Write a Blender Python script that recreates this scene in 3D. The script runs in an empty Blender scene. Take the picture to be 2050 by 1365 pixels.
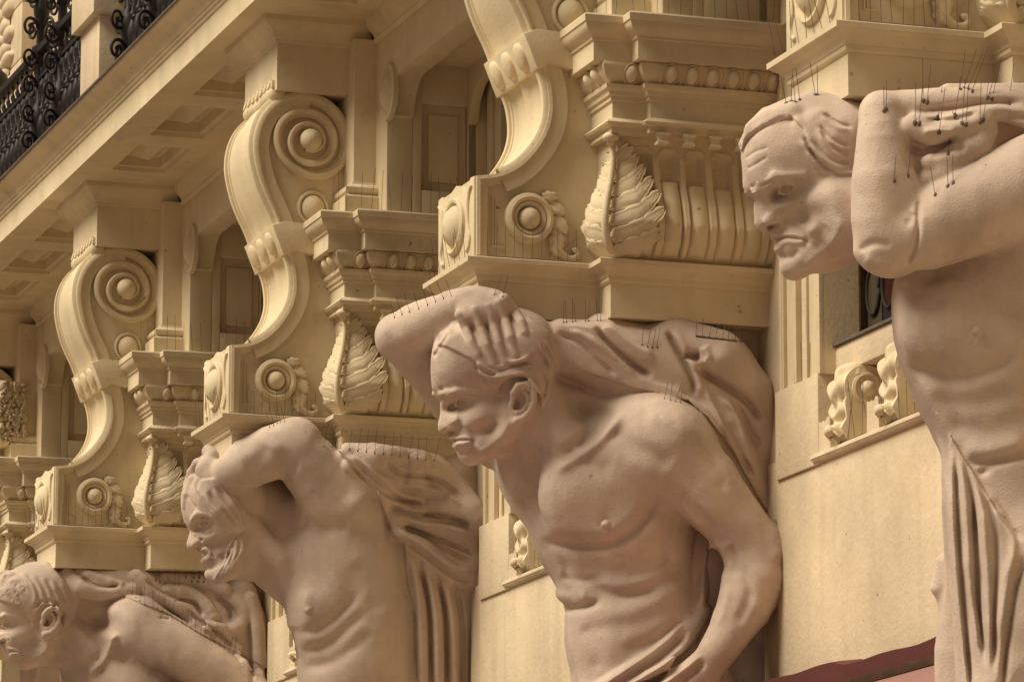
import bpy, bmesh, math, random
import numpy as np
from mathutils import Vector, Matrix
random.seed(7); rng = np.random.default_rng(7)
scene = bpy.context.scene
R_ = math.radians
# ------------------------------------------------------------------ camera
YAW, PITCH, ROLL = 0.319, 0.188, 0.001
CAM = np.array([15.391, -4.089, 1.6])
FW = np.array([-math.cos(YAW)*math.cos(PITCH), math.sin(YAW)*math.cos(PITCH), math.sin(PITCH)])
RT = np.cross(FW, [0, 0, 1.0]); RT /= np.linalg.norm(RT); UP = np.cross(RT, FW)
RT, UP = RT*math.cos(ROLL)+UP*math.sin(ROLL), -RT*math.sin(ROLL)+UP*math.cos(ROLL)
cd = bpy.data.cameras.new('camera'); cam = bpy.data.objects.new('camera', cd)
scene.collection.objects.link(cam); scene.camera = cam
cd.sensor_fit = 'HORIZONTAL'; cd.sensor_width = 36.0; cd.lens = 9000/2050*36
cd.clip_start = 0.5; cd.clip_end = 2000
M = Matrix([[RT[i], UP[i], -FW[i], CAM[i]] for i in range(3)]+[[0, 0, 0, 1]])
cam.matrix_world = M
# ------------------------------------------------------------------ light: soft overcast daylight over the street
SUN_EL, SUN_AZ = R_(50), R_(-90)      # azimuth measured from +X towards +Y
world = bpy.data.worlds.new('World'); scene.world = world; world.use_nodes = True
nt = world.node_tree; nt.nodes.clear()
sky = nt.nodes.new('ShaderNodeTexSky'); sky.sky_type = 'NISHITA'; sky.sun_disc = False
sky.sun_elevation = SUN_EL; sky.sun_rotation = R_(90)-SUN_AZ; sky.dust_density = 3.0; sky.air_density = 1.0; sky.altitude = 200
hs = nt.nodes.new('ShaderNodeHueSaturation'); hs.inputs['Saturation'].default_value = 0.15
tint = nt.nodes.new('ShaderNodeMix'); tint.data_type = 'RGBA'; tint.blend_type = 'MULTIPLY'
tint.inputs['Factor'].default_value = 1.0; tint.inputs['B'].default_value = (1.0, 0.81, 0.64, 1)
bg = nt.nodes.new('ShaderNodeBackground'); bg.inputs['Strength'].default_value = 0.05
wo = nt.nodes.new('ShaderNodeOutputWorld')
nt.links.new(sky.outputs[0], hs.inputs['Color']); nt.links.new(hs.outputs[0], tint.inputs['A'])
nt.links.new(tint.outputs['Result'], bg.inputs[0]); nt.links.new(bg.outputs[0], wo.inputs[0])
sd = bpy.data.lights.new('sun', 'SUN'); sd.energy = 4.6; sd.angle = R_(34); sd.color = (1.0, 0.90, 0.71)
sun = bpy.data.objects.new('sun', sd); scene.collection.objects.link(sun)
sdir = Vector((math.cos(SUN_EL)*math.cos(SUN_AZ), math.cos(SUN_EL)*math.sin(SUN_AZ), math.sin(SUN_EL)))
sun.rotation_euler = sdir.to_track_quat('Z', 'Y').to_euler(); sun.location = (3, -10, 14)
vs = scene.view_settings; vs.view_transform = 'Standard'; vs.look = 'None'; vs.gamma = 1.0; vs.exposure = -0.06
vs.use_curve_mapping = False
# ------------------------------------------------------------------ materials
def material(name, col, rough=0.85, var=0.12, vscale=3.0, bump=0.25, bscale=90, dirt=None, dscale=2.0, dlo=.58, dhi=.72, metal=0.0, specks=.6, streak=0.0):
    m = bpy.data.materials.new(name); m.use_nodes = True
    n = m.node_tree.nodes; l = m.node_tree.links; b = n['Principled BSDF']
    b.inputs['Roughness'].default_value = rough; b.inputs['Metallic'].default_value = metal
    b.inputs['Specular IOR Level'].default_value = 0.25
    geo = n.new('ShaderNodeNewGeometry'); pos = geo.outputs['Position']
    nz = n.new('ShaderNodeTexNoise'); nz.inputs['Scale'].default_value = vscale; nz.inputs['Detail'].default_value = 6
    nz.inputs['Roughness'].default_value = .62; l.new(pos, nz.inputs['Vector'])
    cr = n.new('ShaderNodeValToRGB'); e = cr.color_ramp.elements
    e[0].position = .3; e[1].position = .7
    e[0].color = tuple(c*(1-var) for c in col)+(1,); e[1].color = tuple(min(1, c*(1+var*.7)) for c in col)+(1,)
    l.new(nz.outputs[0], cr.inputs[0]); out = cr.outputs[0]
    def mixin(fac, c2, amt):
        nonlocal out
        mr = n.new('ShaderNodeMix'); mr.data_type = 'RGBA'
        mm = n.new('ShaderNodeMath'); mm.operation = 'MULTIPLY'; mm.inputs[1].default_value = amt
        l.new(fac, mm.inputs[0]); l.new(mm.outputs[0], mr.inputs['Factor'])
        l.new(out, mr.inputs['A']); mr.inputs['B'].default_value = tuple(c2)+(1,)
        out = mr.outputs['Result']
    if dirt:
        n2 = n.new('ShaderNodeTexNoise'); n2.inputs['Scale'].default_value = dscale; n2.inputs['Detail'].default_value = 9
        n2.inputs['Roughness'].default_value = .7; l.new(pos, n2.inputs['Vector'])
        r2 = n.new('ShaderNodeValToRGB'); r2.color_ramp.elements[0].position = dlo; r2.color_ramp.elements[1].position = dhi
        l.new(n2.outputs[0], r2.inputs[0]); mixin(r2.outputs[0], dirt, .55)
        # small dark specks
        n3 = n.new('ShaderNodeTexNoise'); n3.inputs['Scale'].default_value = 38; n3.inputs['Detail'].default_value = 3
        l.new(pos, n3.inputs['Vector'])
        r3 = n.new('ShaderNodeValToRGB'); r3.color_ramp.elements[0].position = .71; r3.color_ramp.elements[1].position = .76
        l.new(n3.outputs[0], r3.inputs[0]); mixin(r3.outputs[0], tuple(c*.35 for c in dirt), specks)
    if streak:
        mp = n.new('ShaderNodeMapping'); mp.inputs['Scale'].default_value = (14, 14, 1.1); l.new(pos, mp.inputs['Vector'])
        n4 = n.new('ShaderNodeTexNoise'); n4.inputs['Scale'].default_value = 1.0; n4.inputs['Detail'].default_value = 5
        l.new(mp.outputs[0], n4.inputs['Vector'])
        r4 = n.new('ShaderNodeValToRGB'); r4.color_ramp.elements[0].position = .5; r4.color_ramp.elements[1].position = .8
        l.new(n4.outputs[0], r4.inputs[0]); mixin(r4.outputs[0], tuple(c*.55 for c in col), streak)
    l.new(out, b.inputs['Base Color'])
    if bump:
        nb = n.new('ShaderNodeTexNoise'); nb.inputs['Scale'].default_value = bscale; nb.inputs['Detail'].default_value = 5
        nb.inputs['Roughness'].default_value = .65; l.new(pos, nb.inputs['Vector'])
        bm_ = n.new('ShaderNodeBump'); bm_.inputs['Strength'].default_value = bump; bm_.inputs['Distance'].default_value = .006
        l.new(nb.outputs[0], bm_.inputs['Height']); l.new(bm_.outputs[0], b.inputs['Normal'])
    return m
CREAM = (0.71, 0.595, 0.405)
M_CREAM = material('cream_stucco', CREAM, dirt=(.30, .22, .13), var=.13, bump=.26, dlo=.55, dhi=.78, streak=.30)
M_WALL = material('wall_stucco', (0.67, 0.55, 0.385), dirt=(.36, .26, .16), var=.16, bump=.42, bscale=60, dscale=1.6, dlo=.50, dhi=.78, streak=.38)
M_STATUE = material('statue_stucco', (0.61, 0.487, 0.402), dirt=(.33, .24, .18), var=.20, vscale=4, bump=.36, bscale=220, dscale=3.2, dlo=.52, dhi=.74, specks=.4, streak=.42)
M_IRON = material('wrought_iron', (.022, .018, .017), rough=.5, var=.3, bump=.3, bscale=60)
M_SPIKE = material('spike_wire', (.10, .075, .06), rough=.45, var=.2, bump=0)
M_GLUE = material('glue_patch', (.17, .115, .09), rough=.7, var=.4, vscale=40, bump=.8, bscale=200)
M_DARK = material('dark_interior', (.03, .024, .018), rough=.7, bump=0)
M_RED = material('red_awning', (.10, .03, .026), rough=.7, var=.12, bump=.1)
M_CANVAS = material('pink_canvas', (.30, .16, .14), rough=.8, var=.1, bump=.1)
M_WOOD = material('dark_wood', (.06, .03, .016), rough=.5, var=.5, vscale=20, bump=.2)
M_LEAD = material('lead_flashing', (.16, .13, .12), rough=.6, var=.3, vscale=12, bump=.3)
M_STONE = material('paving_stone', (.22, .17, .13), rough=.9, var=.2)
M_GLASSR = material('red_glass', (.035, .008, .008), rough=.12, bump=0)
M_GLASSB = material('blue_grey_glass', (.018, .018, .026), rough=.12, bump=0)
M_GLASSY = material('amber_glass', (.07, .058, .038), rough=.12, bump=0)
# ------------------------------------------------------------------ mesh helpers
def link(o, parent=None):
    scene.collection.objects.link(o)
    if parent is not None: o.parent = parent
    return o
def mesh(name, verts, faces, mat, parent=None, smooth=False, bevel=0, angle=None):
    me = bpy.data.meshes.new(name)
    me.from_pydata([tuple(map(float, v)) for v in verts], [], [tuple(int(i) for i in f) for f in faces])
    bm = bmesh.new(); bm.from_mesh(me); bmesh.ops.recalc_face_normals(bm, faces=bm.faces)
    if bevel:
        es = [e for e in bm.edges if len(e.link_faces) == 2 and e.calc_face_angle(0) > .6]
        bmesh.ops.bevel(bm, geom=es, offset=bevel, segments=2, profile=.6, affect='EDGES', clamp_overlap=True)
    bm.to_mesh(me); bm.free()
    if smooth:
        me.shade_smooth()
        if angle: me.set_sharp_from_angle(angle=R_(angle))
    me.materials.append(mat)
    return link(bpy.data.objects.new(name, me), parent)
def empty(name, label, cat, group=None, loc=(0, 0, 0)):
    o = bpy.data.objects.new(name, None); o.empty_display_size = .1; link(o); o.location = loc
    tag(o, label, cat, group); return o
def tag(o, label, cat, group=None, kind=None):
    if label: o['label'] = label
    if cat: o['category'] = cat
    if group: o['group'] = group
    if kind: o['kind'] = kind
    return o
def copy_tree(o, parent=None, dx=0):
    c = o.copy(); scene.collection.objects.link(c); c.parent = parent
    if parent is None: c.location.x += dx
    for ch in o.children: copy_tree(ch, c)
    return c
class MB:
    def __init__(s): s.v = []; s.f = []
    def add(s, v, f):
        b = len(s.v); s.v += [tuple(map(float, q)) for q in v]; s.f += [tuple(i+b for i in q) for q in f]
    def box(s, x0, x1, y0, y1, z0, z1):
        s.add([(x, y, z) for x in (x0, x1) for y in (y0, y1) for z in (z0, z1)],
              [(0, 1, 3, 2), (4, 6, 7, 5), (0, 4, 5, 1), (2, 3, 7, 6), (0, 2, 6, 4), (1, 5, 7, 3)])
    def grid(s, P, closeu=False, closev=False):
        P = np.asarray(P); nu, nv = P.shape[:2]
        idx = np.arange(nu*nv).reshape(nu, nv); f = []
        for i in range(nu if closeu else nu-1):
            for j in range(nv if closev else nv-1):
                f.append((idx[i, j], idx[(i+1) % nu, j], idx[(i+1) % nu, (j+1) % nv], idx[i, (j+1) % nv]))
        s.add(P.reshape(-1, 3), f)
    def build(s, name, mat, parent=None, smooth=False, bevel=0, angle=None):
        return mesh(name, s.v, s.f, mat, parent, smooth, bevel, angle)
def box(name, x0, x1, y0, y1, z0, z1, mat, parent=None, bevel=.004):
    m = MB(); m.box(x0, x1, y0, y1, z0, z1); return m.build(name, mat, parent, smooth=bool(bevel), bevel=bevel, angle=40)
def crom(pts, n=8, closed=False):
    p = np.asarray(pts, float)
    q = np.vstack([2*p[0]-p[1], p, 2*p[-1]-p[-2]]); out = []
    for i in range(1, len(q)-2):
        t = np.linspace(0, 1, n, endpoint=False)[:, None]
        a, b, c, d = q[i-1], q[i], q[i+1], q[i+2]
        out.append(.5*((2*b)+(c-a)*t+(2*a-5*b+4*c-d)*t*t+(3*b-a-3*c+d)*t**3))
    return np.vstack(out+[p[-1:]])
def resample(p, n):
    p = np.asarray(p, float); s = np.r_[0, np.cumsum(np.linalg.norm(np.diff(p, axis=0), axis=1))]
    t = np.linspace(0, s[-1], n); return np.stack([np.interp(t, s, p[:, k]) for k in range(p.shape[1])], 1)
def plan_sweep(name, path, prof, mat, parent=None, angle=30, smooth=True):
    """sweep a moulding profile [(out, z)] along a plan path with mitred corners; outward = right of travel"""
    p = np.asarray(path, float); n = len(p); d = np.diff(p, axis=0); d /= np.linalg.norm(d, axis=1)[:, None]
    nr = np.stack([d[:, 1], -d[:, 0]], 1); off = np.zeros((n, 2)); off[0] = nr[0]; off[-1] = nr[-1]
    for i in range(1, n-1):
        a = nr[i-1]+nr[i]; off[i] = a/(a@nr[i])
    G = np.zeros((len(prof), n, 3))
    for j, (o, z) in enumerate(prof):
        G[j, :, :2] = p+off*o; G[j, :, 2] = z
    m = MB(); m.grid(G); N = len(prof)
    if n > 2: m.f.append(tuple(range(n))); m.f.append(tuple((N-1)*n+i for i in range(n)))
    for e in (0, n-1): m.f.append(tuple(j*n+e for j in range(N)))
    if n > 2: m.f.append((0, n-1)+((N-1)*n+n-1, (N-1)*n))
    return m.build(name, mat, parent, smooth, angle=angle)
def prism(name, yz, x0, x1, mat, parent=None, bevel=0, smooth=False):
    n = len(yz); v = [(x0, y, z) for y, z in yz]+[(x1, y, z) for y, z in yz]
    f = [tuple(range(n)), tuple(range(2*n-1, n-1, -1))]+[(i, (i+1) % n, n+(i+1) % n, n+i) for i in range(n)]
    return mesh(name, v, f, mat, parent, smooth, bevel, 40)
def normals2(p):
    t = np.gradient(p, axis=0); t /= np.linalg.norm(t, axis=1)[:, None]+1e-9
    return np.stack([t[:, 1], -t[:, 0]], 1)
def tube(m, pts, r, n=8, cap=True):
    p = np.asarray(pts, float); r = np.broadcast_to(np.asarray(r, float), (len(p),))
    t = np.gradient(p, axis=0); t /= np.linalg.norm(t, axis=1)[:, None]+1e-9
    a = np.array([0, 0, 1.0]) if abs(t[0, 2]) < .9 else np.array([1.0, 0, 0]); G = []
    for i in range(len(p)):
        a = a-t[i]*(a@t[i]); a /= np.linalg.norm(a)+1e-9; b = np.cross(t[i], a)
        th = np.arange(n)/n*2*math.pi
        G.append(p[i]+r[i]*(np.cos(th)[:, None]*a+np.sin(th)[:, None]*b))
    base = len(m.v); m.grid(np.array(G), closev=True)
    if cap:
        m.f.append(tuple(base+i for i in range(n))); m.f.append(tuple(base+(len(p)-1)*n+i for i in range(n)))
def lathe(m, prof, origin, axis='z', n=16):
    """prof [(r, h)]; revolve about an axis through origin"""
    th = np.arange(n)/n*2*math.pi; G = []
    for r, h in prof:
        c, s_ = r*np.cos(th), r*np.sin(th); hh = np.full(n, h)
        q = {'z': (c, s_, hh), 'x': (hh, c, s_), 'y': (c, hh, s_)}[axis]
        G.append(np.stack(q, 1)+np.asarray(origin))
    m.grid(np.array(G), closev=True)
# ------------------------------------------------------------------ the console: block, scroll bracket, capital, cornice
S = 2.4
def make_console():
    root = empty('balcony_console', 'x', 'console', 'scroll consoles carrying the balcony')
    A = M_CREAM
    # lower entablature block that rests on the figure
    path = [(-.235, .02), (-.235, -.41), (-.149, -.41), (-.149, -.729), (.149, -.729), (.149, -.41), (.235, -.41), (.235, .02)]
    prof = [(0, 3.752), (0, 3.838), (.0045, 3.8395), (.0075, 3.843), (.0075, 3.853), (.010, 3.8535), (.0115, 3.858), (.016, 3.8655), (.0235, 3.8705),
            (.031, 3.8745), (.035, 3.8795), (.036, 3.880), (.040, 3.8805), (.0405, 3.892), (.038, 3.894)]
    plan_sweep('entablature_block', path, prof, A, root)
    # ---- scroll body
    up = [(-.500, 4.903), (-.545, 4.899), (-.590, 4.883), (-.625, 4.855), (-.652, 4.818), (-.670, 4.77), (-.675, 4.717), (-.668, 4.668), (-.653, 4.614), (-.634, 4.568), (-.611, 4.522), (-.590, 4.47)]
    lo = [(-.570, 4.41), (-.552, 4.367), (-.544, 4.315), (-.547, 4.268), (-.564, 4.221), (-.596, 4.174), (-.636, 4.137), (-.682, 4.115), (-.735, 4.106)]
    upS, loS = resample(crom(up), 40), resample(crom(lo), 34)
    circ = [(-.495+.142*math.cos(a), 4.756+.142*math.sin(a)) for a in np.linspace(R_(92), R_(-25), 18)]
    core = [tuple(q) for q in upS[1:]]+[tuple(q) for q in loS]+[(-.735, 3.9), (-.30, 3.9), (-.30, 4.66), (-.366, 4.69)]+circ[::-1]
    prism('scroll_body', core, -.136, .136, A, root)
    # ---- front ribbon: channelled band following the S
    us = np.array([-1, -.975, -.96, -.85, -.84, -.80, -.79, -.6, -.4, -.2, -.05, 0, .05, .2, .4, .6, .79, .80, .84, .85, .96, .975, 1])
    hs_ = np.array([0, .010, .013, .013, .006, .005, .001, -.007, -.008, -.002, .009, .0105, .009, -.002, -.008, -.007, .001, .005, .006, .013, .013, .010, 0])
    def ribbon(p, name, half=.152, hscale=1.0, taper=None):
        n = normals2(p); G = np.zeros((len(p), len(us)+2, 3))
        for i in range(len(p)):
            nn = n[i]
            row = [(-half, *(p[i]-nn*.05))]+[(half*u, *(p[i]+nn*h*hscale)) for u, h in zip(us, hs_)]+[(half, *(p[i]-nn*.05))]
            G[i] = row
        m = MB(); m.grid(G); return m.build(name, A, root, True, angle=35)
    # outward normal must point to the street (-y)
    def outward(p):
        n = normals2(p); return p if n[len(p)//2, 0] < 0 else p[::-1]
    ribbon(outward(upS), 'scroll_ribbon'); ribbon(outward(loS[:-5]), 'scroll_ribbon')
    # ---- volute moulding on both cheeks
    spi = [(-.590, 4.47), (-.611, 4.522), (-.634, 4.568), (-.653, 4.614), (-.668, 4.668), (-.675, 4.717), (-.670, 4.77), (-.652, 4.818), (-.625, 4.855), (-.590, 4.883), (-.545, 4.899),
           (-.495, 4.901), (-.440, 4.884), (-.393, 4.841), (-.366, 4.775), (-.376, 4.704), (-.414, 4.655), (-.470, 4.632), (-.533, 4.642), (-.578, 4.674), (-.603, 4.712), (-.611, 4.754), (-.602, 4.797), (-.573, 4.832), (-.527, 4.851),
           (-.474, 4.846), (-.432, 4.817), (-.411, 4.767), (-.421, 4.714), (-.459, 4.679), (-.509, 4.673), (-.549, 4.696), (-.567, 4.735), (-.561, 4.772), (-.536, 4.801), (-.500, 4.810), (-.468, 4.798), (-.449, 4.766), (-.455, 4.735), (-.48, 4.716), (-.512, 4.718)]
    sp = resample(crom(spi, 10), 240); nS = normals2(sp)
    if nS[40, 0] < 0: nS = -nS      # inward
    cen = np.array([-.495, 4.754])
    prf = [(0, -.012), (0, .021), (.006, .025), (.016, .025), (.018, .019), (.024, .018), (.027, .012), (.033, .009), (.036, .002), (.038, -.012)]
    for sg in (1, -1):
        G = np.zeros((len(sp), len(prf), 3))
        for i in range(len(sp)):
            r = np.linalg.norm(sp[i]-cen); sc = 1.0 if i < 95 else np.clip(.30+r/.15*.72, .42, 1.0)
            taper = .55+.45*min(1, i/30)
            for j, (o, h) in enumerate(prf):
                q = sp[i]+nS[i]*o*sc*taper; G[i, j] = (sg*(.136+h*(.75+.25*sc)+(.012*(1-sc) if h > 0 else 0)), q[0], q[1])
        m = MB(); m.grid(G); v = m.build('volute_moulding', A, root, True, angle=38)
        m = MB(); lathe(m, [(.034, .0), (.034, .026), (.032, .033), (.026, .044), (.016, .052), (.006, .056), (0.0001, .0565)], (0, 0, 0), 'x', 22)
        m.v = [(sg*(.136+x), y-.495, z+4.754) for x, y, z in m.v]; m.build('volute_eye', A, v, True, angle=50)
        # small scallop boss on the cheek
        m = MB(); lathe(m, [(.050, 0), (.050, .010), (.045, .014), (.040, .010), (.038, .004), (.034, .016), (.026, .026), (.014, .033), (.0001, .035)], (0, 0, 0), 'x', 24)
        m.v = [(sg*(.136+x), y-.482, z*1.1+4.545) for x, y, z in m.v]; m.build('cheek_boss', A, root, True, angle=40)
    # ---- band with three pellets
    a0, a1 = np.array([-.597, 4.487]), np.array([-.561, 4.398]); n = np.array([-(a0-a1)[1], (a0-a1)[0]]); n /= np.linalg.norm(n)
    if n[0] > 0: n = -n
    q = [a0+n*.020, a1+n*.020, a1-n*.02, (-.44, 4.388), (-.44, 4.488), a0-n*.02]
    band = prism('scroll_band', [tuple(t) for t in q], -.167, .167, A, root, bevel=.004, smooth=True)
    d = (a0-a1)/np.linalg.norm(a0-a1); c = (a0+a1)/2+n*.019
    for xx in (-.098, 0, .098):
        m = MB(); th = np.arange(18)/18*2*math.pi; G = []
        for r, h in ((1, 0), (1, .007), (.9, .011), (.55, .0145), (.02, .016)):
            G.append([(xx+.027*r*math.cos(t), *(c+d*.038*r*math.sin(t)+n*h)) for t in th])
        m.grid(np.array(G), closev=True); m.build('band_pellet', A, band, True, angle=50)
    # ---- pedestal of the scroll: cheek frame, front cartouche
    loP = loS[6:]
    for sg in (1, -1):
        # moulded frame that follows the concave curve and the pedestal edges
        ring = np.vstack([loS[2:-1], [[-.735, 4.104]], [[-.735, 3.912]], [[-.50, 3.905]]])
        fr = np.vstack([resample(loS[1:], 40), resample([(-.735, 4.106), (-.735, 3.96), (-.735, 3.904)], 8)[1:]])
        nn = normals2(fr)
        if nn[10, 0] < 0: nn = -nn
        off = np.array([(0.0) for _ in fr])
        G = []
        pf = [(0, -.01), (0, .019), (.009, .021), (.011, .015), (.017, .014), (.019, .008), (.026, .006), (.028, -.01)]
        k = 39
        for i in range(len(fr)):
            v = nn[i]
            if i == k: v = np.array([1.0, -1.0])
            elif i > k: v = np.array([1.0, 0])
            G.append([(sg*(.136+h), *(fr[i]+v*o)) for o, h in pf])
        m = MB(); m.grid(np.array(G)); m.build('cheek_moulding', A, root, True, angle=38)
        # inner sunk panel line: square frame beside rosette
        m = MB()
        for o0, o1, h in ((.045, .049, .004), (.053, .056, .003)):
            m.box(min(sg*.136, sg*(.136+h)), max(sg*.136, sg*(.136+h)), -.735+o0, -.735+o1, 3.935, 4.104-o0)
            m.box(min(sg*.1361, sg*(.1361+h)), max(sg*.1361, sg*(.1361+h)), -.735+o0, -.66, 3.935-o1+o0, 3.935)
        m.build('panel_line', A, root)
        # rosette: ring, hollow, ball
        m = MB(); lathe(m, [(.064, 0), (.064, .014), (.060, .022), (.052, .026), (.046, .022), (.044, .016), (.040, .020), (.034, .016), (.029, .004), (.028, .012), (.024, .024), (.015, .033), (.0001, .036)], (0, 0, 0), 'x', 30)
        m.v = [(sg*(.136+x), y-.594, z*1.02+4.008) for x, y, z in m.v]; ro = m.build('rosette', A, root, True, angle=35)
        # acanthus spray curling behind the rosette down to a little curl
        for (cy, cz, ang, ln, wd) in ((-.560, 4.066, .1, .042, .018), (-.540, 4.050, -.55, .050, .022), (-.524, 4.020, -1.05, .055, .026), (-.520, 3.985, -1.5, .060, .026), (-.530, 3.955, -1.2, .045, .020)):
            leaf_blade((sg*.146, cy, cz), ang, ln, wd, sg, A, ro)
        cu = [(-.520, 3.938), (-.505, 3.920), (-.490, 3.912), (-.474, 3.914), (-.466, 3.924), (-.471, 3.934), (-.480, 3.932)]
        m = MB(); c3 = crom(cu, 6); tube(m, [(sg*.146, y, z) for y, z in c3], np.linspace(.011, .007, len(c3)), 8); m.build('curl', A, ro, True)
        # filler web between the curl and the capital
        prism('web', [(-.56, 3.905), (-.41, 3.905), (-.41, 3.99), (-.47, 3.96), (-.52, 3.925)], sg*.1, sg*.139, A, root)
    pn = MB(); Y0 = -.735
    # cartouche front: shaped tablet with raised rim and oval boss
    out = [(-.150, 3.900), (.150, 3.900), (.150, 4.106), (.118, 4.108), (.102, 4.086), (.070, 4.082), (.052, 4.100), (0, 4.112), (-.052, 4.100), (-.070, 4.082), (-.102, 4.086), (-.118, 4.108), (-.150, 4.106)]
    n0 = len(out); v = [(x, Y0+.03, z) for x, z in out]+[(x, Y0-.006, z) for x, z in out]
    f = [tuple(range(n0)), tuple(range(2*n0-1, n0-1, -1))]+[(i, (i+1) % n0, n0+(i+1) % n0, n0+i) for i in range(n0)]
    cart = mesh('cartouche', v, f, A, root, True, .003, 40)
    m = MB(); th = np.arange(30)/30*2*math.pi; G = []
    for r, h in ((1.0, -.004), (1.0, .010), (.93, .015), (.84, .014), (.80, .004), (.74, .004), (.68, .014), (.5, .027), (.25, .034), (.01, .036)):
        G.append([(.078*r*math.cos(t), Y0-.004-h, 4.006+.072*r*math.sin(t)*1.02) for t in th])
    m.grid(np.array(G), closev=True); m.build('cartouche_boss', A, cart, True, angle=40)
    for sx in (-1, 1):
        cu = [(.135, 4.085), (.118, 4.072), (.108, 4.05), (.104, 4.02), (.108, 3.985), (.120, 3.955), (.112, 3.932), (.095, 3.925)]
        c3 = crom(cu, 6); m = MB(); tube(m, [(sx*x, Y0-.007, z) for x, z in c3], .006, 6); m.build('cartouche_scroll', A, cart, True)
    # ---- roll and cap block under the soffit
    m = MB(); lathe(m, [(.0001, -.163), (.018, -.162), (.028, -.152), (.030, -.13), (.024, 0), (.030, .13), (.028, .152), (.018, .162), (.0001, .163)], (0, 0, 0), 'x', 16)
    m.v = [(x, y-.600, z+4.892) for x, y, z in m.v]; m.build('roll', A, root, True, angle=50)
    cpath = [(-.188, -.30), (-.188, -.612), (.188, -.612), (.188, -.30)]
    plan_sweep('cap_block', cpath, [(0, 4.897), (0, 5.040), (.006, 5.042), (.008, 5.052), (.014, 5.054), (.018, 5.066), (.028, 5.078), (.040, 5.086), (.044, 5.090), (.052, 5.100), (.054, 5.116), (.05, 5.125)], A, root)
    dm = box('dentil_bed', -.165, .165, -.622, -.58, 4.905, 4.93, A, root, .003)
    for i in range(7):
        xx = -.14+i*.0465; prism('dentil', [(-.630, 4.905), (-.622, 4.935), (-.60, 4.935), (-.60, 4.905)], xx-.011, xx+.011, A, dm, bevel=.002, smooth=True)
    # ---- pier above the cornice
    stub = box('upper_pier', -.245, .245, -.385, -.2, 4.49, 5.06, A, root)
    plan_sweep('pier_base', [(-.245, -.2), (-.245, -.385), (.245, -.385), (.245, -.2)],
               [(.036, 4.485), (.036, 4.560), (.030, 4.566), (.022, 4.570), (.030, 4.578), (.030, 4.590), (.020, 4.600), (.008, 4.604), (.004, 4.612)], A, stub)
    # ---- abacus, egg band, frieze, cornice (return to the wall)
    U = [(-.375, .02), (-.375, -.385), (-.325, -.385), (-.325, -.485), (.325, -.485), (.325, -.385), (.375, -.385), (.375, .02)]
    L = [(-.325, .02), (-.325, -.335), (-.295, -.335), (-.295, -.425), (.295, -.425), (.295, -.335), (.325, -.335), (.325, .02)]
    plan_sweep('upper_cornice', U, [(-.01, 4.381), (0, 4.382), (0, 4.432), (.005, 4.434), (.005, 4.440), (.010, 4.446), (.020, 4.452), (.028, 4.463), (.030, 4.473), (.033, 4.474), (.034, 4.490), (.030, 4.495), (-.08, 4.4955)], A, root)
    plan_sweep('abacus', L, [(.004, 4.208), (.004, 4.222), (.016, 4.226), (.020, 4.232), (.016, 4.238), (.008, 4.242), (0, 4.246), (0, 4.288), (.006, 4.290), (.006, 4.300), (.012, 4.302), (.014, 4.312), (.022, 4.318), (.024, 4.328), (.0, 4.330)], A, root)
    eb = plan_sweep('egg_band', L, [(0, 4.325), (.006, 4.329), (.016, 4.336), (.026, 4.346), (.033, 4.358), (.036, 4.370), (.036, 4.376), (.03, 4.384)], A, root)
    em = None
    def egg(x, y, rz):
        nonlocal em
        if em is None:
            m = MB(); th = np.arange(16)/16*2*math.pi; G = []
            for r, h in ((1.28, -.004), (1.28, .006), (1.18, .010), (1.08, .006), (1.0, .003), (.92, .012), (.68, .021), (.38, .026), (.02, .028)):
                G.append([(.0165*r*math.cos(t), -h*.85-.35*.026*r*math.sin(t), .0215*r*math.sin(t)) for t in th])
            m.grid(np.array(G), closev=True); o = m.build('egg', A, eb, True, angle=50); em = o.data
        else: o = link(bpy.data.objects.new('egg', em), eb)
        o.location = (x, y, 4.353); o.rotation_euler.z = rz
    for sg in (1, -1):
        for y in (-.29, -.235, -.18, -.125, -.07, -.018): egg(sg*(.325+.024), y, sg*math.pi/2)
        egg(sg*(.295+.024), -.385, sg*math.pi/2)
        for x in (.27, .215): egg(sg*x, -.425-.024, 0)
    dartm = None
    for sg in (1, -1):
        for y in (-.3175, -.2625, -.2075, -.1525, -.0975, -.044):
            if dartm is None:
                m = MB(); m.add([(-.004, 0, .024), (.004, 0, .024), (.0015, 0, -.022), (-.0015, 0, -.022), (0, -.02, .02), (0, -.006, -.02)], [(0, 4, 5, 3), (1, 2, 5, 4), (0, 1, 4), (3, 5, 2), (0, 3, 2, 1)])
                o = m.build('dart', A, eb); dartm = o.data
            else: o = link(bpy.data.objects.new('dart', dartm), eb)
            o.location = (sg*(.325+.022), y, 4.353); o.rotation_euler.z = sg*math.pi/2
    # guttae under the abacus
    gm = None
    for sg in (1, -1):
        for y in (-.305, -.235, -.165, -.095, -.028):
            if gm is None:
                m = MB(); G = [[(sx*w, sy*w*.8, z) for sx, sy in ((-1, -1), (1, -1), (1, 1), (-1, 1))] for w, z in ((.017, 0), (.017, -.006), (.013, -.008), (.011, -.02), (.015, -.024), (.015, -.03))]
                m.grid(np.array(G), closev=True); m.f.append((20, 21, 22, 23)); o = m.build('gutta', A, root); gm = o.data
            else: o = link(bpy.data.objects.new('gutta', gm), root)
            o.location = (sg*.325, y, 4.2085); o.rotation_euler.z = sg*math.pi/2
    # ---- fluted vase capital
    for sg in (1, -1):
        capital(root, sg, A)
    return root
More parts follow.
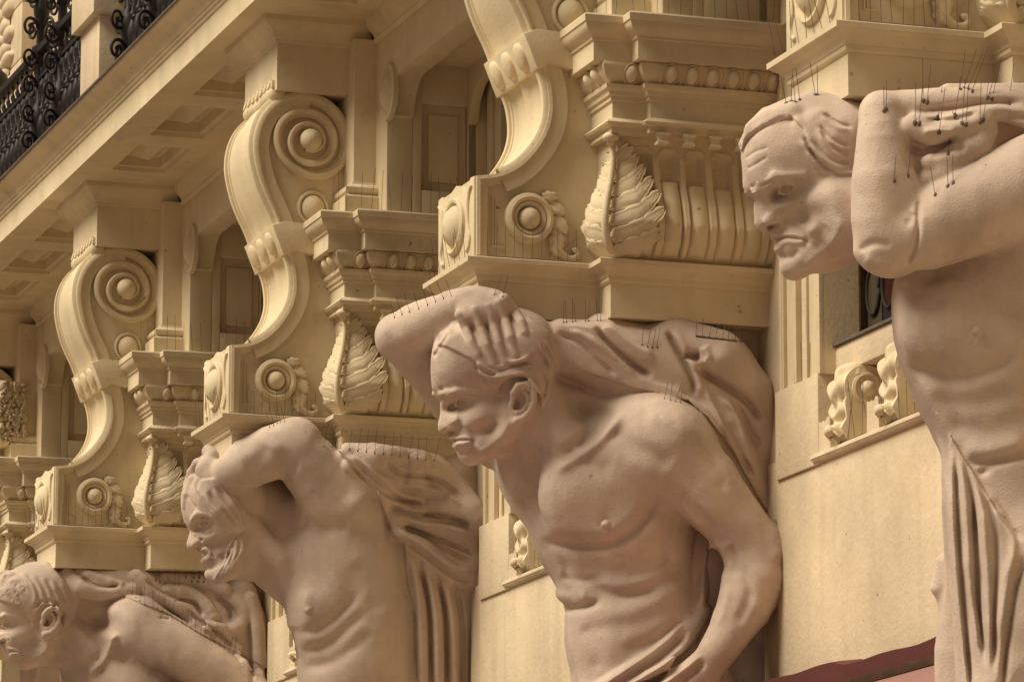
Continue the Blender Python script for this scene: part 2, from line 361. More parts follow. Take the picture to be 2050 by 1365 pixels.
def leaf_blade(pos, ang, ln, wd, sg, mat, parent):
    """small lobed leaf lying on a cheek; ang = direction in the y-z plane"""
    d = np.array([math.cos(ang), math.sin(ang)]); nrm = np.array([-d[1], d[0]]); G = []
    for i, t in enumerate(np.linspace(0, 1, 11)):
        w = wd*math.sin(math.pi*min(1, .12+t*.9))**.6*(.74+.26*abs(math.cos(2.5*math.pi*t)))
        row = []
        for u in np.linspace(-1, 1, 7):
            h = .012*(1-.7*u*u)*math.sin(math.pi*(.15+.8*t))+.012*t*t - (.004 if abs(u) < .1 else 0)
            q = np.array(pos[1:])+d*ln*t+nrm*w*u
            row.append((pos[0]+sg*(h-.004 if abs(u) < .99 else -.006), q[0], q[1]))
        G.append(row)
    m = MB(); m.grid(np.array(G)); return m.build('leaf', mat, parent, True)
ZC0, ZC1 = 3.894, 4.212
def vase(t):   # outward bulge of the capital against height (0 bottom .. 1 top)
    return float(np.interp(t, [0, .05, .14, .28, .45, .62, .8, 1.0], [-.035, -.004, .022, .034, .022, .002, -.010, -.006]))
def capital(root, sg, A):
    # plan path: along the front from the scroll cheek, round the corner, back to the wall
    cx, cy, r = .268, -.415, .045
    pl = [(.12, cy), (cx-r, cy)]+[(cx-r+r*math.sin(a), cy+r-r*math.cos(a)) for a in np.linspace(0, math.pi/2, 9)[1:]]+[(cx, .02)]
    pl = resample(pl, 150); nr = normals2(pl)
    s = np.r_[0, np.cumsum(np.linalg.norm(np.diff(pl, axis=0), axis=1))]
    s0 = s[np.argmax(pl[:, 0] > cx-.0015)]
    zs = np.linspace(0, 1, 56); G = np.zeros((len(zs), len(pl), 3)); per = .0705
    for i, t in enumerate(zs):
        b = vase(t)
        for j in range(len(pl)):
            o = b; q = (s[j]-s0-.012)/per
            if q > 0:
                u = (q % 1)*2-1; au = abs(u); top = .90-.10*(au**4); jn = int(q)
                fill = .66-.015*jn
                if au < .74 and .035 < t < top:
                    w = au/.74; e = min(1, (top-t)/.05, (t-.035)/.03)
                    if t < fill: o += (.021*math.sqrt(max(0, 1-w*w))-.015)*e
                    elif t < fill+.02: o += -.020*(1-w**4)*e
                    else: o += -.024*math.sqrt(max(0, 1-w**4))*e
                elif t <= top+.02: o += .004
            G[i, j] = (sg*(pl[j, 0]+nr[j, 0]*o), pl[j, 1]+nr[j, 1]*o, ZC0+(ZC1-ZC0)*t)
    m = MB(); m.grid(G); cap = m.build('capital', A, root, True, angle=50)
    # corner acanthus: a broad lobed leaf wrapped round the corner, tip curling out at the top
    corner = np.array([cx-r+r*.707, cy+r-r*.707]); dg = np.array([.707, -.707])
    def skin(side, d, zz, h):     # point on the capital face, d from the corner stalk, lifted by h
        e = min(1, max(0, d)/.03)
        far = np.array([cx, cy+r*.45+d]) if side else np.array([cx-r*.45-d, cy])
        base = corner*(1-e)+far*e; nv = dg*(1-e)+(np.array([1.0, 0]) if side else np.array([0, -1.0]))*e; nv /= np.linalg.norm(nv)
        hh = vase(min(1, max(0, (zz-ZC0)/(ZC1-ZC0))))+h; return (sg*(base[0]+nv[0]*hh), base[1]+nv[1]*hh, zz)
    for side, wmax in ((0, .078), (1, .118)):      # 0 = front wing, 1 = flank wing; lobes overlap from the foot upwards
        m = MB(); nl = 7
        for i in range(nl-1, -1, -1):
            t0 = i/(nl-.3); z0 = 3.900+t0*.255; ln = wmax*float(np.interp(t0, [0, .12, .35, .6, .85, 1], [.80, 1.0, .98, .74, .46, .30])); wd = .034*(1-.40*t0)
            an = R_(float(np.interp(t0, [0, 1], [28, 62]))); npp, nq = 27, 13; G = np.zeros((npp, nq, 3))
            for a in range(npp):
                p = a/(npp-1); env = (math.sin(math.pi*min(1, .10+p*.86))**.55)
                for b in range(nq):
                    q = -1+2*b/(nq-1); teeth = 1-.50*(1-abs(math.sin(4.0*math.pi*p))**.7)*abs(q)**2.0
                    w_ = wd*env*teeth*q; bend = .010*p*p
                    d = p*ln*math.cos(an)-w_*math.sin(an)*.8+abs(q)*.004; zz = z0+p*ln*math.sin(an)+w_*math.cos(an)+bend+.010*abs(q)*p
                    h = .008+.011*math.sin(math.pi*min(1, .12+.8*p))*(1-.75*q*q)+.010*p**3-.004*i/nl+(.0020*math.cos(q*9.5))*(p > .08)-(.004*max(0, 1-abs(q)/.14))
                    if abs(q) > .99: h -= .014
                    G[a, b] = skin(side, max(.0, d), zz, h)
            m.grid(G)
        m.build('acanthus_leaf', A, cap, True, angle=60)
    # stalk and bud at the tip
    st = []
    for t in np.linspace(0, 1, 14):
        tt = .04+.9*t; h = vase(tt)+.036*(1-.3*t)
        q = corner+dg*h; st.append((sg*q[0], q[1], ZC0+(ZC1-ZC0)*tt))
    m = MB(); tube(m, st, np.linspace(.0105, .0075, 14), 8); m.build('leaf_stalk', A, cap, True)
    q = corner+dg*.030
    m = MB(); lathe(m, [(.0001, -.018), (.010, -.014), (.010, -.006), (.020, -.002), (.022, .006), (.014, .014), (.0001, .018)], (sg*q[0], q[1], 4.196), 'z', 12); m.build('leaf_bud', A, cap, True)
con = make_console()
LAB = {-1: 'weathered scroll console farthest along the facade, mostly hidden behind its neighbour',
       0: 'cream scroll console above the curly-haired figure with bowed head',
       1: 'cream scroll console above the bearded figure with an open mouth',
       2: 'cream scroll console above the figure resting a hand on his head',
       3: 'cream scroll console above the long-haired figure with a raised elbow'}
CON = {0: con}
for k in (-1, 1, 2, 3): CON[k] = copy_tree(con, None, 0); CON[k].location.x = k*S
for k, o in CON.items(): o['label'] = LAB[k]
# ------------------------------------------------------------------ wall, bays, balcony
fw_ = box('facade_wall', -9, 26, .10, .5, 0, 3.3, M_WALL, None, 0); tag(fw_, None, None, None, 'structure')
uw = box('upper_wall', -9, 26, .12, .5, 5.02, 9.0, M_WALL, None, 0); tag(uw, None, None, None, 'structure')
gr = mesh('ground', [(-400, -400, 0), (400, -400, 0), (400, .3, 0), (-400, .3, 0)], [(0, 1, 2, 3)], M_STONE); tag(gr, None, None, None, 'structure')
m = MB(); m.box(7.4, 26, -.70, .1, 5.118, 5.19); m = m.build('soffit_continuation', M_CREAM); m['kind'] = 'structure'  # unseen run of the soffit, added to cut sky light on the +X sides
m = MB(); m.box(8.6, 26, -.0, .2, 3.2, 5.1); m = m.build('wall_continuation', M_WALL); m['kind'] = 'structure'  # unseen run of the facade, extended to shield the +X sides from sky light
def make_bay():
    r = bpy.data.objects.new('wall_bay', None); link(r); r['kind'] = 'structure'
    A, W = M_CREAM, M_WALL
    # ---- lower zone
    box('pier_shaft', -.16, .16, -.27, .12, 0, 3.755, M_STATUE, r, 0)
    m = MB()
    for a, b in ((-.36, .36),):
        m.box(a, b, .012, .3, 3.30, 5.03)
    m.build('pier_backing', W, r)
    for sg, (a, b) in ((1, (.352, .625)), (-1, (-.625, -.352))):
        pil = MB(); zt, zb = 4.40, 3.565
        # fluted strip: vertical fillets standing on a plain board
        pil.box(a, b, .004, .12, zb, zt)
        pil.build('pilaster', A, r)
        for u0, u1, d in ((0, .05, .010), (.12, .15, .016), (.15, .42, .006), (.42, .46, .016), (.62, .66, .010), (.66, .92, .003), (.92, 1.0, .014)):
            box('pilaster_fillet', a+(b-a)*u0, a+(b-a)*u1, .004-d, .005, zb, zt, A, r, .002)
        box('pilaster_block', a-.02 if sg > 0 else a+.01, b-.01 if sg > 0 else b+.02, -.012, .12, 3.344, 3.566, W, r, .004)
    # sunk field beside the window, window, sill
    m = MB(); m.box(.58, S-.58, .115, .3, 3.30, 3.64); m.box(.58, .605, .075, .3, 3.64, 4.5); m.box(S-.605, S-.58, .075, .3, 3.64, 4.5)
    m.build('window_surround', W, r)
    # apron panel below
    ap = MB(); ap.box(.318, S-.318, -.004, .12, 2.80, 3.352); ap.build('apron_panel', W, r, True, .004, 40)
    box('apron_return', .20, .33, .006, .12, 0, 3.40, W, r, .003); box('apron_return', S-.33, S-.20, .006, .12, 0, 3.40, W, r, .003)
    lp = [(.60, .09), (.60, -.004), (S-.60, -.004), (S-.60, .09)]
    plan_sweep('apron_ledge', lp, [(-.002, 3.345), (.012, 3.350), (.018, 3.358), (.016, 3.366), (.006, 3.372), (.0, 3.374)], W, r)
    return r
bay0 = make_bay(); BAY = {0: bay0}
for k in (-2, -1, 1, 2, 3): BAY[k] = copy_tree(bay0, None, k*S)
def make_window():
    w = empty('stained_glass_window', 'x', 'window', 'leaded windows between the piers')
    box('backing', .60, S-.60, .125, .135, 3.63, 4.5, M_DARK, w, 0)
    box('sill', .60, S-.60, .032, .13, 3.562, 3.631, A_SILL, w, .004)
    box('sill_flashing', .595, S-.595, .024, .12, 3.6315, 3.639, M_LEAD, w, .002)
    for z in (4.45,): box('frame', .61, S-.61, .10, .13, z, z+.05, M_WOOD, w, .002)
    box('frame', .605, .635, .095, .13, 3.64, 4.5, M_WOOD, w, .002); box('frame', S-.635, S-.605, .095, .13, 3.64, 4.5, M_WOOD, w, .002)
    box('frame', .635, S-.635, .097, .13, 3.64, 3.665, M_WOOD, w, .002)
    mats = [M_GLASSY, M_GLASSR, M_GLASSB]
    x = .64; i = 0
    while x < S-.72:
        for zi, (z0, z1) in enumerate(((3.668, 3.86), (3.865, 4.06), (4.065, 4.44))):
            box('pane', x, x+.088, .112, .118, z0, z1, mats[(i*2+zi) % 3], w, 0)
            m = MB(); th = np.arange(20)/20*2*math.pi
            for rr in ((.038, .058),):
                tube(m, [(x+.044+rr[0]*math.cos(t), .108, (z0+z1)/2+rr[1]*math.sin(t)) for t in np.r_[th, 0]], .005, 6)
            pn = m.build('lead_oval', M_DARK, w, True)
            G = [[(x+.044+.034*q*math.cos(t), .109-(1-q)*.002, (z0+z1)/2+.054*q*math.sin(t)) for t in th] for q in (1, .5, .01)]
            m = MB(); m.grid(np.array(G), closev=True); m.build('roundel', mats[(i+zi) % 3 if (i+zi) % 3 != 2 else 0], w, True)
        x += .096; i += 1
    return w
A_SILL = M_WALL
win0 = make_window(); win0['label'] = 'dark stained glass window behind the chest of the long-haired figure'; win0.location.x = 2*S
for k, lb in ((1, 'dark stained glass window behind the head of the figure with hand on head'), (0, 'dark stained glass window behind the bearded figure')):
    c = copy_tree(win0, None, 0); c.location.x = k*S; c['label'] = lb
def make_bracket():
    b = empty('sill_bracket', 'x', 'bracket', 'small scroll brackets under the window sill')
    A = M_CREAM
    # cheek: round head on a tapering tail
    cy, cz, rr = .045, 3.504, .058
    pts = [(cy+rr*math.cos(a), cz+rr*math.sin(a)) for a in np.linspace(R_(20), R_(205), 20)]+[(-.012, 3.47), (-.008, 3.43), (-.022, 3.405), (.0, 3.37), (.12, 3.37), (.12, 3.52)]
    prism('bracket_body', pts, -.040, .040, A, b, .003, True)
    for sg in (1, -1):
        m = MB(); lathe(m, [(.040, 0), (.040, .006), (.034, .008), (.031, .003), (.020, .003), (.018, .010), (.010, .017), (.0001, .019)], (0, 0, 0), 'x', 20)
        m.v = [(sg*(.040+x), y+.047, z+3.503) for x, y, z in m.v]; m.build('bracket_eye', A, b, True, angle=40)
    # acanthus running down the front
    fr = crom([(.05, 3.563), (.015, 3.557), (-.010, 3.53), (-.016, 3.495), (-.011, 3.46), (-.010, 3.43), (-.024, 3.408), (-.03, 3.40)], 6); n2 = normals2(fr)
    if n2[10, 0] > 0: n2 = -n2
    G = []
    L = len(fr)
    for i in range(L):
        t = i/(L-1); lob = .62+.38*abs(math.sin(4.2*math.pi*t)); row = []
        for u in np.linspace(-1, 1, 15):
            h = .004+.009*math.cos(u*1.3)+.006*math.cos(2*math.pi*(4.2*t+abs(u)*.8))-(.008 if abs(u) < .08 else 0)
            if abs(u) > .99: h = -.01
            q = fr[i]+n2[i]*h; row.append((.040*u*lob*(1.12-.25*t), q[0], q[1]-.012*abs(u)))
        G.append(row)
    m = MB(); m.grid(np.array(G)); m.build('acanthus_leaf', A, b, True)
    m = MB(); lathe(m, [(.0001, -.014), (.010, -.01), (.014, 0), (.010, .01), (.0001, .014)], (0, -.036, 3.402), 'x', 12); m.build('leaf_tip', A, b, True)
    return b
br0 = make_bracket(); first = True
ORD = {0: 'first', 1: 'second', 2: 'third', 3: 'fourth'}
WHO = {2: 'beside the long-haired figure', 1: 'beside the hand-on-head figure', 0: 'beside the bearded figure'}
for k in (2, 1, 0):
    for i, x in enumerate((.745, 1.055, 1.365) if k == 2 else (.745,)):
        c = br0 if first else copy_tree(br0, None, 0); first = False
        c.location.x = k*S+x
        c['label'] = 'leaf-fronted scroll bracket, '+ORD[i]+' from the pilaster '+WHO[k]
# broken ends of the pedestal blocks under the brackets
for k in (2, 1, 0):
    for x in ((.655, .955) if k == 2 else (.655,)):
        y1 = .085; top = [(-.035, 3.446), (-.022, 3.438), (-.010, 3.445), (.004, 3.437), (.018, 3.450), (.034, 3.447)]
        pts = [(-.037, 3.368), (.037, 3.368)]+top[::-1]; n0 = len(pts)
        v = [(k*S+x+a, -.012, z) for a, z in pts]+[(k*S+x+a, y1, z-.01) for a, z in pts]
        f = [tuple(range(n0)), tuple(range(2*n0-1, n0-1, -1))]+[(i, (i+1) % n0, n0+(i+1) % n0, n0+i) for i in range(n0)]
        o = mesh('ledge_block', v, f, M_WALL, BAY[k]); o.location.x = -k*S
# ---- upper zone between the consoles: shouldered opening
def make_arcade():
    r = bpy.data.objects.new('arcade_wall', None); link(r); r['kind'] = 'structure'
    A = M_CREAM
    jx, sx, zl, zs, yf, yb = .362, .500, 4.905, 4.805, -.315, -.235
    def outline(sgn):   # jamb, quarter-round shoulder, lintel
        a = [(jx, 4.49), (jx, zs-.012), (jx+.022, zs-.012)]
        a += [(jx+.022+(sx-jx-.022)*(1-math.cos(t)), zs-.012+(zl-zs+.012)*math.sin(t)*.98) for t in np.linspace(0, math.pi/2, 9)]
        return a
    L = outline(1); Rr = [(S-x, z) for x, z in L][::-1]
    pts = [(.24, 4.49)]+L+Rr+[(S-.24, 4.49), (S-.24, 5.06), (.24, 5.06)]
    n0 = len(pts); v = [(x, yf, z) for x, z in pts]+[(x, yb, z) for x, z in pts]
    f = [tuple(range(n0)), tuple(range(2*n0-1, n0-1, -1))]+[(i, (i+1) % n0, n0+(i+1) % n0, n0+i) for i in range(n0)]
    mesh('shouldered_lintel', v, f, A, r, True, .004, 35)
    v2 = [(x, yf+.255, z) for x, z in pts]+[(x, yf+.285, z) for x, z in pts]; mesh('inner_lintel', v2, f, A, r, True, .004, 35)
    for c in (.395, S-.395):
        m = MB(); th = np.arange(28)/28*2*math.pi; G = []
        for q, h in ((1.0, -.003), (1.0, .012), (.9, .016), (.84, .010), (.80, .002), (.74, .004), (.6, .018), (.35, .028), (.01, .032)):
            G.append([(c+.075*q*math.cos(t), yf-h, 4.862+.088*q*math.sin(t)) for t in th])
        m.grid(np.array(G), closev=True); m.build('oval_medallion', A, r, True, angle=40)
    # reveal with sunk panel, ceiling, back wall
    for sg in (1, -1):
        X = lambda x: x if sg > 0 else S-x
        def bx(n, x0, x1, *a): return box(n, min(X(x0), X(x1)), max(X(x0), X(x1)), *a)
        bx('reveal', .30, .335, -.235, .02, 4.49, 5.0, A, r, 0)
        for a, b, c, d in ((-.234, -.205, 4.49, 5.0), (-.06, .0, 4.49, 5.0), (-.205, -.06, 4.49, 4.575), (-.205, -.06, 4.845, 5.0)):
            bx('reveal_frame', .335, .362, a, b, c, d, A, r, .002)
        bx('reveal_panel', .335, .346, -.180, -.085, 4.605, 4.815, A, r, .005)
    box('loggia_ceiling', .30, S-.30, -.236, .05, 4.965, 5.03, A, r, 0)
    box('door_frame', .36, .50, .0, .05, 4.49, 4.97, A, r, .003); box('door_frame', S-.50, S-.36, .0, .05, 4.49, 4.97, A, r, .003)
    box('door_frame', .40, .44, -.012, .0, 4.49, 4.97, A, r, .003); box('door_frame', S-.44, S-.40, -.012, .0, 4.49, 4.97, A, r, .003)
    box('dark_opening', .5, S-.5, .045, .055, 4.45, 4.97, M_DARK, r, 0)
    # ---- soffit with sunk coffers
    zs_, y0, y1 = 5.116, -.735, -.30
    co = [(.43, .83), (.98, 1.42), (1.57, 1.97)]; cy0, cy1 = -.618, -.432
    m = MB(); m.box(0, S, y0, cy0, zs_, zs_+.10); m.box(0, S, cy1, y1, zs_, zs_+.10)
    xs = [0]+[q for c in co for q in c]+[S]
    for i in range(0, len(xs), 2): m.box(xs[i], xs[i+1], cy0, cy1, zs_+.0, zs_+.10)
    m.build('soffit', A, r)
    for a, b in co:
        G = []
        for ins, h in ((0, .001), (.003, .014), (.016, .016), (.020, .050), (.034, .052)):
            G.append([(a+ins, cy0+ins, zs_+h), (b-ins, cy0+ins, zs_+h), (b-ins, cy1-ins, zs_+h), (a+ins, cy1-ins, zs_+h)])
        q = MB(); q.grid(np.array(G), closev=True); nb = len(G)*4
        pk = [((a+b)/2-.05, (cy0+cy1)/2, zs_+.008), ((a+b)/2+.05, (cy0+cy1)/2, zs_+.008)]
        q.v += pk; e = nb-4
        q.f += [(e, e+1, nb+1, nb), (e+1, e+2, nb+1), (e+2, e+3, nb, nb+1), (e+3, e, nb)]
        q.build('coffer', A, r)
    # picture moulding under the soffit at the wall head
    plan_sweep('wall_head_moulding', [(.245, -.316), (S-.245, -.316)], [(0, 5.045), (.006, 5.05), (.010, 5.058), (.006, 5.064), (.012, 5.075), (.030, 5.095), (.036, 5.117)], A, r)
    return r
arc0 = make_arcade(); ARC = {0: arc0}
for k in (-2, -1, 1, 2): ARC[k] = copy_tree(arc0, None, k*S)
# ---- balcony fascia: moulded edge running the length of the house
bal = empty('balcony_edge', 'long moulded cream balcony edge above the coffered soffit', 'balcony')
X0, X1 = -9.0, 26.0
edge = [(X0, -.70), (X1, -.70)]
plan_sweep('fascia', edge, [(.022, 5.1155), (.022, 5.120), (.026, 5.126), (.018, 5.130), (.018, 5.134), (.032, 5.1345), (.032, 5.196), (.034, 5.197), (.040, 5.200), (.043, 5.206), (.040, 5.211), (.046, 5.213), (.049, 5.218), (.047, 5.223), (.052, 5.225), (.057, 5.233), (.066, 5.245), (.080, 5.254), (.094, 5.261), (.103, 5.270), (.105, 5.278)], M_CREAM, bal)
plan_sweep('drip_flashing', edge, [(.100, 5.2782), (.113, 5.2775), (.114, 5.283), (0, 5.290)], M_LEAD, bal)
box('balcony_floor', X0, X1, -.71, .12, 5.20, 5.276, M_CREAM, bal, 0)
# ---- balcony pedestal
pd = empty('balcony_pedestal', 'square cream pedestal between two runs of iron railing', 'pedestal', None, (.8, -.6, 5.28))
P_ = lambda *a: (lambda o: setattr(o, 'location', (-.8, .6, -5.28)))(box(*a))
P_('shaft', .665, .945, -.79, -.50, 5.284, 5.53, M_WALL, pd, .004); P_('cap', .635, .975, -.818, -.47, 5.53, 5.69, M_WALL, pd, .004)
P_('upper_shaft', .665, .945, -.79, -.50, 5.69, 6.3, M_WALL, pd, .004); P_('foot_block', .48, .665, -.795, -.60, 5.2838, 5.300, M_WALL, pd, .004)
# ---- wall pier of the upper storey seen past the railing
um = empty('upper_storey_pier', 'plain cream pier of coursed blocks behind the iron railing', 'pier')
for i, (z0, z1) in enumerate(((5.30, 6.10), (6.106, 6.39), (6.396, 6.665), (6.671, 6.93), (6.936, 7.3))): box('block', -4.33, -4.09, 0, .13, z0, z1, M_WALL, um, .005)
rq = MB()
for i in range(14):
    for j in range(5):
        z = 6.3+i*.06; x = -5.2+j*.19+(.09 if i % 2 else 0); d = .02+.02*random.random()
        th = np.arange(10)/10*2*math.pi; G = [[(x+.10*q*math.cos(t)*(1+.2*math.sin(3*t+i)), -.0-h*d, z+.04*q*math.sin(t)) for t in th] for q, h in ((1, 0), (.8, .7), (.4, 1), (.02, 1.05))]
        rq.grid(np.array(G), closev=True)
rq = rq.build('relief_panel', M_WALL, None, True); tag(rq, 'rough leafy relief panel on the upper wall past the railing', 'relief')
rbk = box('relief_backing', -5.4, -4.36, 0.0, .13, 5.30, 7.3, M_WALL, rq, 0)
# ---- awning at the foot of the wall
aw = empty('shop_awning', 'dusky red awning box with wavy top edge under the apron panel', 'awning')
n = 40; xs = np.linspace(2*S+.12, 3*S-.1, n); zt = 2.836+.004*np.sin(xs*5)+.003*np.sin(xs*17+1)-.008*((xs-2*S-.9) > 0)
G = [[(x, .10, z+.02) for x, z in zip(xs, zt)], [(x, -.06, z) for x, z in zip(xs, zt)], [(x, -.075, z-.004) for x, z in zip(xs, zt)], [(x, -.075, 2.72) for x in xs], [(x, .1, 2.70) for x in xs]]
m = MB(); m.grid(np.array(G)); m.build('valance', M_RED, aw, True, angle=40)
bar = box('awning_rail', 2*S+.3, 3*S-.1, -.115, -.078, 2.752, 2.774, M_WOOD, aw, .003)
m = MB(); m.add([(2*S+.1, -.11, 2.752), (3*S, -.11, 2.752), (3*S, -1.0, 2.35), (2*S+.1, -1.0, 2.35)], [(0, 1, 2, 3)]); m.build('canvas', M_CANVAS, aw)
# ---- rough carved relief beyond the farthest console
rk = MB()
for i in range(150):
    x = -S+.252; y = -.47+.11*random.random(); z = 4.57+.24*random.random(); r0 = .008+.010*random.random()
    th = np.arange(7)/7*2*math.pi+random.random(); jit = .6+.8*np.array([random.random() for _ in th])
    rk.grid(np.array([[(x+h*(.7+.6*random.random()), y+r0*q*jj*math.cos(t), z+1.3*r0*q*jj*math.sin(t)) for t, jj in zip(th, jit)] for q, h in ((1.1, -.004), (.9, .012), (.5, .024), (.02, .026))]), closev=True)
rk = rk.build('rock_relief', M_CREAM, None, True); tag(rk, 'rough rock-like carved relief on the far pier above the cornice', 'relief')
box('rock_backing', -S+.13, -S+.252, -.48, -.36, 4.56, 4.82, M_CREAM, rk, 0)
# ------------------------------------------------------------------ sculpture: implicit clay modelling, meshed with OpenVDB
import openvdb as vdb
ADAPT = 0.012
class Clay:
    """A figure is modelled on a drawing sheet (u right, v down, d out of the sheet; one unit = 1/f of its
    distance, about 1.3 mm) hung beside its pier, then turned into one continuous mesh in metres."""
    def __init__(s, k, u0, u1, v0, v1, d0, d1, vox):
        s.k = k; s.lo = np.array([u0, v0, d0], float); s.hi = np.array([u1, v1, d1], float); s.vox = vox
        s.n = np.ceil((s.hi-s.lo)/vox).astype(int)+1
        s.F = np.full(tuple(s.n), 300.0, np.float32)
        s.ax = [(s.lo[i]+np.arange(s.n[i])*vox).astype(np.float32) for i in range(3)]
        s.O = np.array([k*S, -.5, 3.4]); dep = (s.O-CAM)@FW; s.s = dep/9000
        q = s.O-CAM; s.p0 = np.array([1025+9000*(q@RT)/dep, 682.5-9000*(q@UP)/dep])
        s.e3 = -q/np.linalg.norm(q); s.off = np.zeros(3)
    def world(s, p):
        p = np.asarray(p, float)
        return s.O+s.s*((p[..., :1]-s.p0[0])*RT-(p[..., 1:2]-s.p0[1])*UP+p[..., 2:3]*s.e3)
    def D(s, u, v, x):     # sheet depth of the point on the ray (u, v) whose distance from the pier axis is x metres
        return (x/s.s-(u-s.p0[0])*RT[0]+(v-s.p0[1])*UP[0])/s.e3[0]
    def sl(s, lo, hi):
        a = np.maximum(np.floor((np.asarray(lo)-s.lo)/s.vox).astype(int), 0); b = np.minimum(np.ceil((np.asarray(hi)-s.lo)/s.vox).astype(int)+1, s.n)
        if np.any(b <= a): return None
        return tuple(slice(i, j) for i, j in zip(a, b))
    def co(s, q): return s.ax[0][q[0]][:, None, None], s.ax[1][q[1]][None, :, None], s.ax[2][q[2]][None, None, :]
    def blend(s, q, e, k, sub=False):
        F = s.F[q]
        if sub: e = -e
        if k > 0:
            h = np.maximum(k-np.abs(F-e), 0)/k; h = h*h*(k*.25)
            s.F[q] = (np.maximum(F, e)+h) if sub else (np.minimum(F, e)-h)
        else: s.F[q] = np.maximum(F, e) if sub else np.minimum(F, e)
    def cap(s, pts, k=12, fd=1.0, sub=False):
        """tapered tube through points (u, v, d, r); fd flattens (<1) or swells its depth"""
        P = np.asarray(pts, np.float32); m = P[:, 3].max()*max(1, fd)+k+14
        q = s.sl(P[:, :3].min(0)-m, P[:, :3].max(0)+m)
        if q is None: return s
        U, V, W = s.co(q); W = W/fd; best = None
        for a, b in zip(P[:-1], P[1:]):
            ba = (b-a)[:3].copy(); ba[2] /= fd; L = float(ba@ba)+1e-9; az = a[2]/fd
            h = np.clip(((U-a[0])*ba[0]+(V-a[1])*ba[1]+(W-az)*ba[2])/L, 0, 1)
            dd = np.sqrt((U-a[0]-h*ba[0])**2+(V-a[1]-h*ba[1])**2+(W-az-h*ba[2])**2)-(a[3]+(b[3]-a[3])*h)
            best = dd if best is None else np.minimum(best, dd)
        s.blend(q, best*min(1, max(fd, .5)), k, sub); return s
    def ell(s, c, r, rot=0, yaw=0, k=14, sub=False, p=2):
        """ellipsoid; rot = turn in the sheet (degrees, clockwise on the picture), yaw = swing about the vertical"""
        m = max(r)+k+14; q = s.sl(np.array(c)-m, np.array(c)+m)
        if q is None: return s
        U, V, W = s.co(q); U = U-c[0]; V = V-c[1]; W = W-c[2]
        if yaw: ca, sa = math.cos(R_(yaw)), math.sin(R_(yaw)); U, W = U*ca+W*sa, -U*sa+W*ca
        if rot: ca, sa = math.cos(R_(rot)), math.sin(R_(rot)); U, V = U*ca+V*sa, -U*sa+V*ca
        if p != 2:
            k0 = (np.abs(U/r[0])**p+np.abs(V/r[1])**p+np.abs(W/r[2])**p)**(1/p)+1e-9; G_ = np.sqrt((np.abs(U/r[0])**(p-1)/r[0])**2+(np.abs(V/r[1])**(p-1)/r[1])**2+(np.abs(W/r[2])**(p-1)/r[2])**2)/k0**(p-1)+1e-4
            s.blend(q, (k0-1)/G_, k, sub); return s
        k0 = np.sqrt((U/r[0])**2+(V/r[1])**2+(W/r[2])**2); k1 = np.sqrt((U/r[0]**2)**2+(V/r[1]**2)**2+(W/r[2]**2)**2)+1e-9
        s.blend(q, k0*(k0-1)/k1, k, sub); return s
    def ridge(s, pts, amp, sig, dmin=-1e4, dmax=1e4, ends=True):
        """raise (amp > 0) or cut (amp < 0) a soft line into the surface along a sheet polyline"""
        P = np.asarray(crom(np.asarray(pts, float), 6) if len(pts) > 2 else pts, np.float32); m = sig*2.6+2
        lo = np.r_[P[:, :2].min(0)-m, max(dmin, s.lo[2])]; hi = np.r_[P[:, :2].max(0)+m, min(dmax, s.hi[2])]
        q = s.sl(lo, hi)
        if q is None: return s
        U = s.ax[0][q[0]][:, None]; V = s.ax[1][q[1]][None, :]; L = np.r_[0, np.cumsum(np.linalg.norm(np.diff(P, axis=0), axis=1))]; T = L[-1]+1e-6
        best = np.full((U.shape[0], V.shape[1]), 1e9, np.float32); pos = np.zeros_like(best)
        for i in range(len(P)-1):
            a, b = P[i], P[i+1]; ba = b-a; l2 = float(ba@ba)+1e-9
            h = np.clip(((U-a[0])*ba[0]+(V-a[1])*ba[1])/l2, 0, 1); dd = (U-a[0]-h*ba[0])**2+(V-a[1]-h*ba[1])**2
            w = dd < best; best = np.where(w, dd, best); pos = np.where(w, (L[i]+h*(L[i+1]-L[i]))/T, pos)
        g = np.exp(-best/(sig*sig))*amp
        if ends: e_ = np.clip(np.minimum(pos, 1-pos)/.18, 0, 1); g *= e_*e_*(3-2*e_)
        s.F[q] -= g[:, :, None]; return s
    def top(s, u, v):      # depth of the outer surface at a sheet point
        i, j = int(round((u-s.lo[0])/s.vox)), int(round((v-s.lo[1])/s.vox)); i = min(max(i, 0), s.n[0]-1); j = min(max(j, 0), s.n[1]-1)
        w = np.nonzero(s.F[i, j] < 0)[0]
        return s.ax[2][w[-1]] if len(w) else None
    def on(s, pts, k=3, sub=False, fd=1.0):
        """a tube laid on the surface: points (u, v, lift, r)"""
        q = []
        for u, v, h, r in pts:
            t = s.top(u, v); q.append([u, v, t, h, r])
        ok = [x for x in q if x[2] is not None]
        if not ok: return s
        for x in q:
            if x[2] is None: x[2] = min(ok, key=lambda y: abs(y[0]-x[0])+abs(y[1]-x[1]))[2]
        return s.cap([(u, v, t+h, r) for u, v, t, h, r in q], k, fd, sub)
    def pit(s, c, amp, su, sv, rot=0, dmin=-1e4):
        """push a soft oval into (amp > 0) or out of the near side"""
        m = 2.6*max(su, sv); q = s.sl((c[0]-m, c[1]-m, max(dmin, s.lo[2])), (c[0]+m, c[1]+m, s.hi[2]))
        if q is None: return s
        U = s.ax[0][q[0]][:, None]-c[0]; V = s.ax[1][q[1]][None, :]-c[1]; a = R_(rot)
        U, V = U*math.cos(a)+V*math.sin(a), -U*math.sin(a)+V*math.cos(a)
        s.F[q] += (amp*np.exp(-(U/su)**2-(V/sv)**2))[:, :, None]; return s
